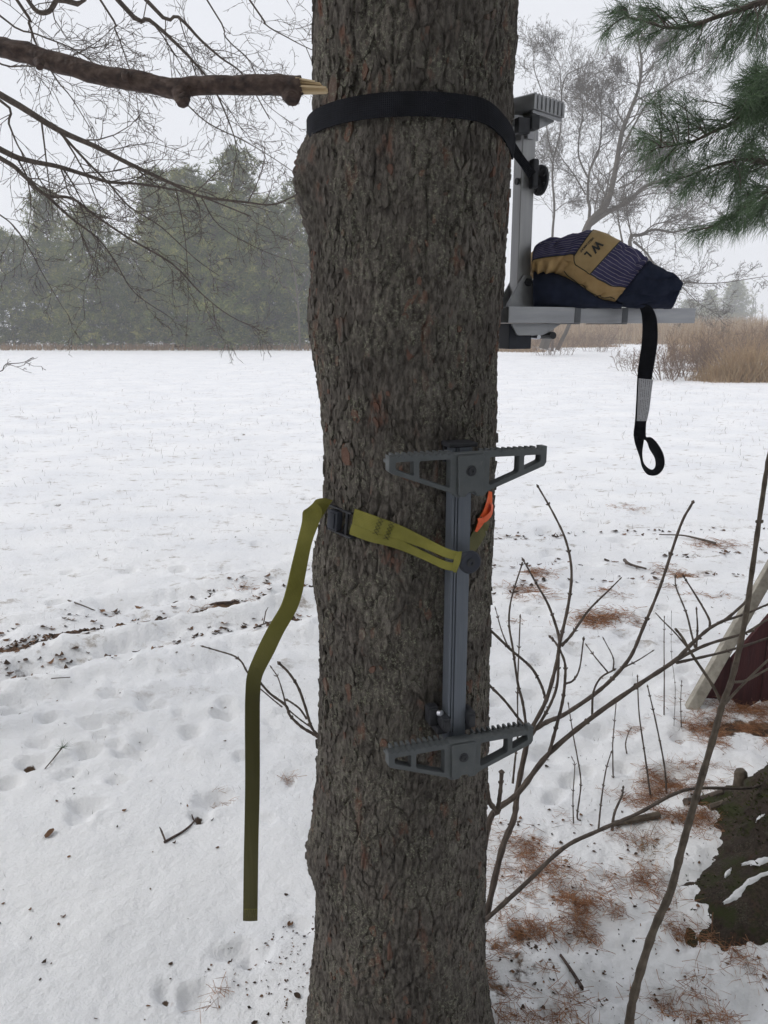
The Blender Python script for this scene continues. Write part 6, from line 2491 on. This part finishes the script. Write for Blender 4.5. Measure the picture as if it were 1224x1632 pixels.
for nm, lab, px, py, s_ in (('dead_leaf', 'curled brown dead leaf on the left snow, left of the black twig', 80, 1331, 0.020), ('dead_leaf', 'small brown leaf in the snow close to the trunk, beside the strap end', 462, 1475, 0.012),
                            ('dead_leaf', 'grey-green leaf by the foot of the trunk at bottom left', 474, 1589, 0.010), ('dead_leaf', 'curled brown leaf beside the trunk, left of the lower step', 458, 1240, 0.013)):
    g = gpt(px, py, 0.003)
    V_, F_ = [], []
    for i in range(7):
        for j in range(5):
            u, v = i / 6 * 2 - 1, j / 4 * 2 - 1
            ww = 0.6 * (1 - u * u) ** 0.6 + 0.02
            V_.append((u * s_, v * s_ * ww, s_ * (0.55 * v * v * ww + 0.25 * u * u + 0.06 * math.sin(5 * u + 2 * v))))
    for i in range(6):
        for j in range(4):
            F_.append((i * 5 + j, i * 5 + j + 1, (i + 1) * 5 + j + 1, (i + 1) * 5 + j))
    me = np_mesh(nm, np.array(V_), F_, M['leaf'], True)
    add_attr(me, 'tint', np.full(len(V_), 0.8 if 'brown' in lab else 0.3))
    o = link(nm, me)
    o.location = g
    o.rotation_euler = (0.2, 0.15, px * 0.37)
    sol = o.modifiers.new('thickness', 'SOLIDIFY')
    sol.thickness = 0.0006
    tag(o, lab, 'leaf', 'single dead leaves on the snow')

# ------------------------------------------------------------------ dry grass and brush across the field on the right
def grass_field(name, label, pts_fn, n, hmin, hmax, w, seed, tlo=0.0, thi=1.0, lean=0.18):
    rg = np.random.default_rng(seed)
    x, y = pts_fn(rg, n)
    n = len(x)
    hh_ = rg.uniform(hmin, hmax, n) * (0.75 + 0.5 * (0.5 + 0.5 * fbm(np.stack([x * 0.35, y * 0.35, 0 * x], 1), 3, seed)))
    if name == 'grass_clump':
        d2 = ((x - x.mean()) / x.std()) ** 2 + ((y - y.mean()) / y.std()) ** 2
        hh_ = hh_ * np.clip(1.2 - 0.24 * d2, 0.25, 1.2)
    b_ = np.stack([x, y, np.full(n, -0.03)], 1)
    t = b_ + np.stack([rg.normal(0, lean, n) * hh_, rg.normal(0, lean, n) * hh_, hh_], 1)
    B = Blades()
    B.add(b_, t, w * rg.uniform(0.6, 1.4, n), np.clip(rg.uniform(tlo, thi, n), 0, 1))
    # seed heads and broken side leaves
    m_ = n // 2
    ids = rg.integers(0, n, m_)
    f = rg.uniform(0.35, 1.0, m_)[:, None]
    bb = b_[ids] * (1 - f) + t[ids] * f
    dd = rdirs(m_, rg) * np.array([1, 1, 0.7])
    B.add(bb, bb + dd * (0.16 * hh_[ids])[:, None], w * 0.9 * np.ones(m_), np.clip(rg.uniform(tlo, thi, m_), 0, 1))
    return tag(B.build(name, M['grass'], None, bend=0.05, seed=seed), label, 'grass', kind='stuff')


def reg_far(rg, n):
    Y = rg.uniform(70, 112, n)
    px = rg.uniform(800, 1500, n)
    return (px - 612) / 1250 * Y * 0.975, Y


grass_field('tall_grass', 'band of tall tan grass at the far side of the field on the right', reg_far, 24000, 1.2, 2.9, 0.045, 201, 0.25, 1.0)


def reg_mid(rg, n):
    Y = rg.uniform(34, 50, n)
    px = 1060 + rg.random(n) ** 0.7 * 380
    return (px - 612) / 1250 * Y * 0.975, Y


grass_field('brush_bank', 'bank of tan-brown weeds behind the bare bushes at the right edge', reg_mid, 5200, 0.7, 2.0, 0.022, 208, 0.0, 0.8, 0.16)


def reg_strip(rg, n):
    Y = rg.uniform(52, 60, n)
    px = rg.uniform(-250, 640, n)
    return (px - 612) / 1250 * Y * 0.975, Y


grass_field('grass_strip', 'low brown grass strip along the foot of the far pines', reg_strip, 6000, 0.2, 0.55, 0.05, 202, 0.0, 0.45)


def reg_poly(cx_, cy_, rx, ry):
    c_ = gp(cx_, cy_)

    def f(rg, n):
        a = rg.uniform(0, 6.28, n)
        q = np.sqrt(rg.random(n)) * rg.uniform(0.7, 1.15, n)
        return c_.x + np.cos(a) * q * rx, c_.y + np.sin(a) * q * ry
    return f


grass_field('grass_clump', 'golden grass clump at the right edge in front of the brush', reg_poly(1196, 607, 1.9, 1.0), 3200, 0.35, 1.15, 0.013, 203, 0.35, 1.0, 0.4)
grass_field('grass_clump', 'smaller tan grass clump at the foot of the brush, left of the golden one', reg_poly(1130, 592, 1.0, 1.0), 500, 0.2, 0.5, 0.013, 204, 0.1, 0.7, 0.45)
grass_field('grass_clump', 'tan grass and brush clump under the seat, left of the snowy gap', reg_poly(900, 552, 4.2, 4.5), 4200, 0.4, 1.2, 0.03, 205, 0.1, 0.9, 0.3)
grass_field('grass_clump', 'low grass tuft close to the right side of the trunk, far off', reg_poly(826, 560, 2.0, 2.5), 1300, 0.25, 0.7, 0.025, 206, 0.1, 0.9, 0.3)
grass_field('grass_clump', 'brown dead grass tuft in the snow below the sapling bend', reg_poly(1030, 1352, 0.06, 0.05), 260, 0.03, 0.09, 0.0016, 207, 0.0, 0.9, 0.9)

for i, (px, py, hgt, wid_, cnt, lab) in enumerate(((1060, 606, 1.15, 1.6, 26, 'bare brown brush right of the hanging strap tag, leftmost of the brush row'),
                                                   (1012, 592, 0.9, 1.2, 14, 'small bare bush reaching over the snow left of the hanging strap'),
                                                   (1095, 602, 1.35, 1.5, 28, 'dense dark bare bush in the middle of the brush row on the right'),
                                                   (1135, 596, 1.5, 1.5, 30, 'tall bare bush behind the small grass clump on the right'),
                                                   (1180, 586, 1.7, 1.5, 18, 'bare bush standing behind the golden grass at the right edge'),
                                                   (1226, 588, 1.6, 1.5, 16, 'bare bush cut by the right edge of the photo'),
                                                   (880, 566, 1.4, 2.4, 30, 'low bare brush just right of the black rubber foot under the seat'),
                                                   (950, 560, 1.7, 2.8, 34, 'tangled bare brush below the seat, right of the low one'))):
    g = gp(px, py)
    rdl = random.Random(300 + i)
    o = empty('bare_bush', g)
    tag(o, lab, 'bush', 'bare bushes at the edge of the field')
    mb = MB()
    for k in range(cnt):
        a = rdl.uniform(0, 6.28)
        d = Vector((math.cos(a) * rdl.uniform(0.1, 0.8), math.sin(a) * rdl.uniform(0.1, 0.8), 1))
        q = wander(Vector((math.cos(a) * 0.5 * wid_ * rdl.random(), math.sin(a) * 0.5 * wid_ * rdl.random(), -0.05)), d, hgt * rdl.uniform(0.6, 1.15), 5, 0.14, (0, 0, 0.1), rdl)
        rr0 = 0.011 * rdl.uniform(0.7, 1.3)
        mb.tube(q, [rr0 * (1 - 0.7 * j / 5) for j in range(6)], 4, False)
        sprout(mb, q, rr0 * 0.6, hgt * 0.42, 1, rdl, 8, wig=0.24, ang_=0.75, rmin=0.0055, shrink=0.6, start=0.15)
    mb.build('stems', M['twig_brown'], o)

# a far-off wood that reads as one grey-brown mass
mb = MB()
rdl = random.Random(77)
for k in range(110):
    Y = rdl.uniform(150, 205)
    px = rdl.uniform(700, 1500)
    x = (px - 612) / 1250 * Y
    hgt = rdl.uniform(4, 8.5)
    q = wander(Vector((x, Y, -0.1)), Vector((0, 0, 1)), hgt, 4, 0.07, (0, 0, 0.2), rdl)
    mb.tube(q, [0.16, 0.12, 0.09, 0.06, 0.03], 3, False)
    sprout(mb, q, 0.05, hgt * 0.35, 1, rdl, 9, wig=0.15, ang_=0.6, rmin=0.03, start=0.15, trop=(0, 0, 0.3))
tag(mb.build('far_wood', M['twig_far']), 'grey far-off wood of bare trees fading into haze', 'wood', kind='stuff')

# ------------------------------------------------------------------ thin mist over the field
hz = MB()
hz.box(-262, 262, -262, 262, -1.3, 23.0)
m, nt, b = newmat('mist')
nt.nodes.remove(b)
pv = nt.nodes.new('ShaderNodeVolumePrincipled')
pv.inputs['Color'].default_value = (0.97, 0.98, 1.0, 1)
pv.inputs['Density'].default_value = 0.0029
pv.inputs['Anisotropy'].default_value = 0.1
nt.links.new(pv.outputs[0], nt.nodes['Material Output'].inputs['Volume'])
tag(hz.build('haze', m), 'thin pale mist lying over the snow field', 'haze', kind='stuff')
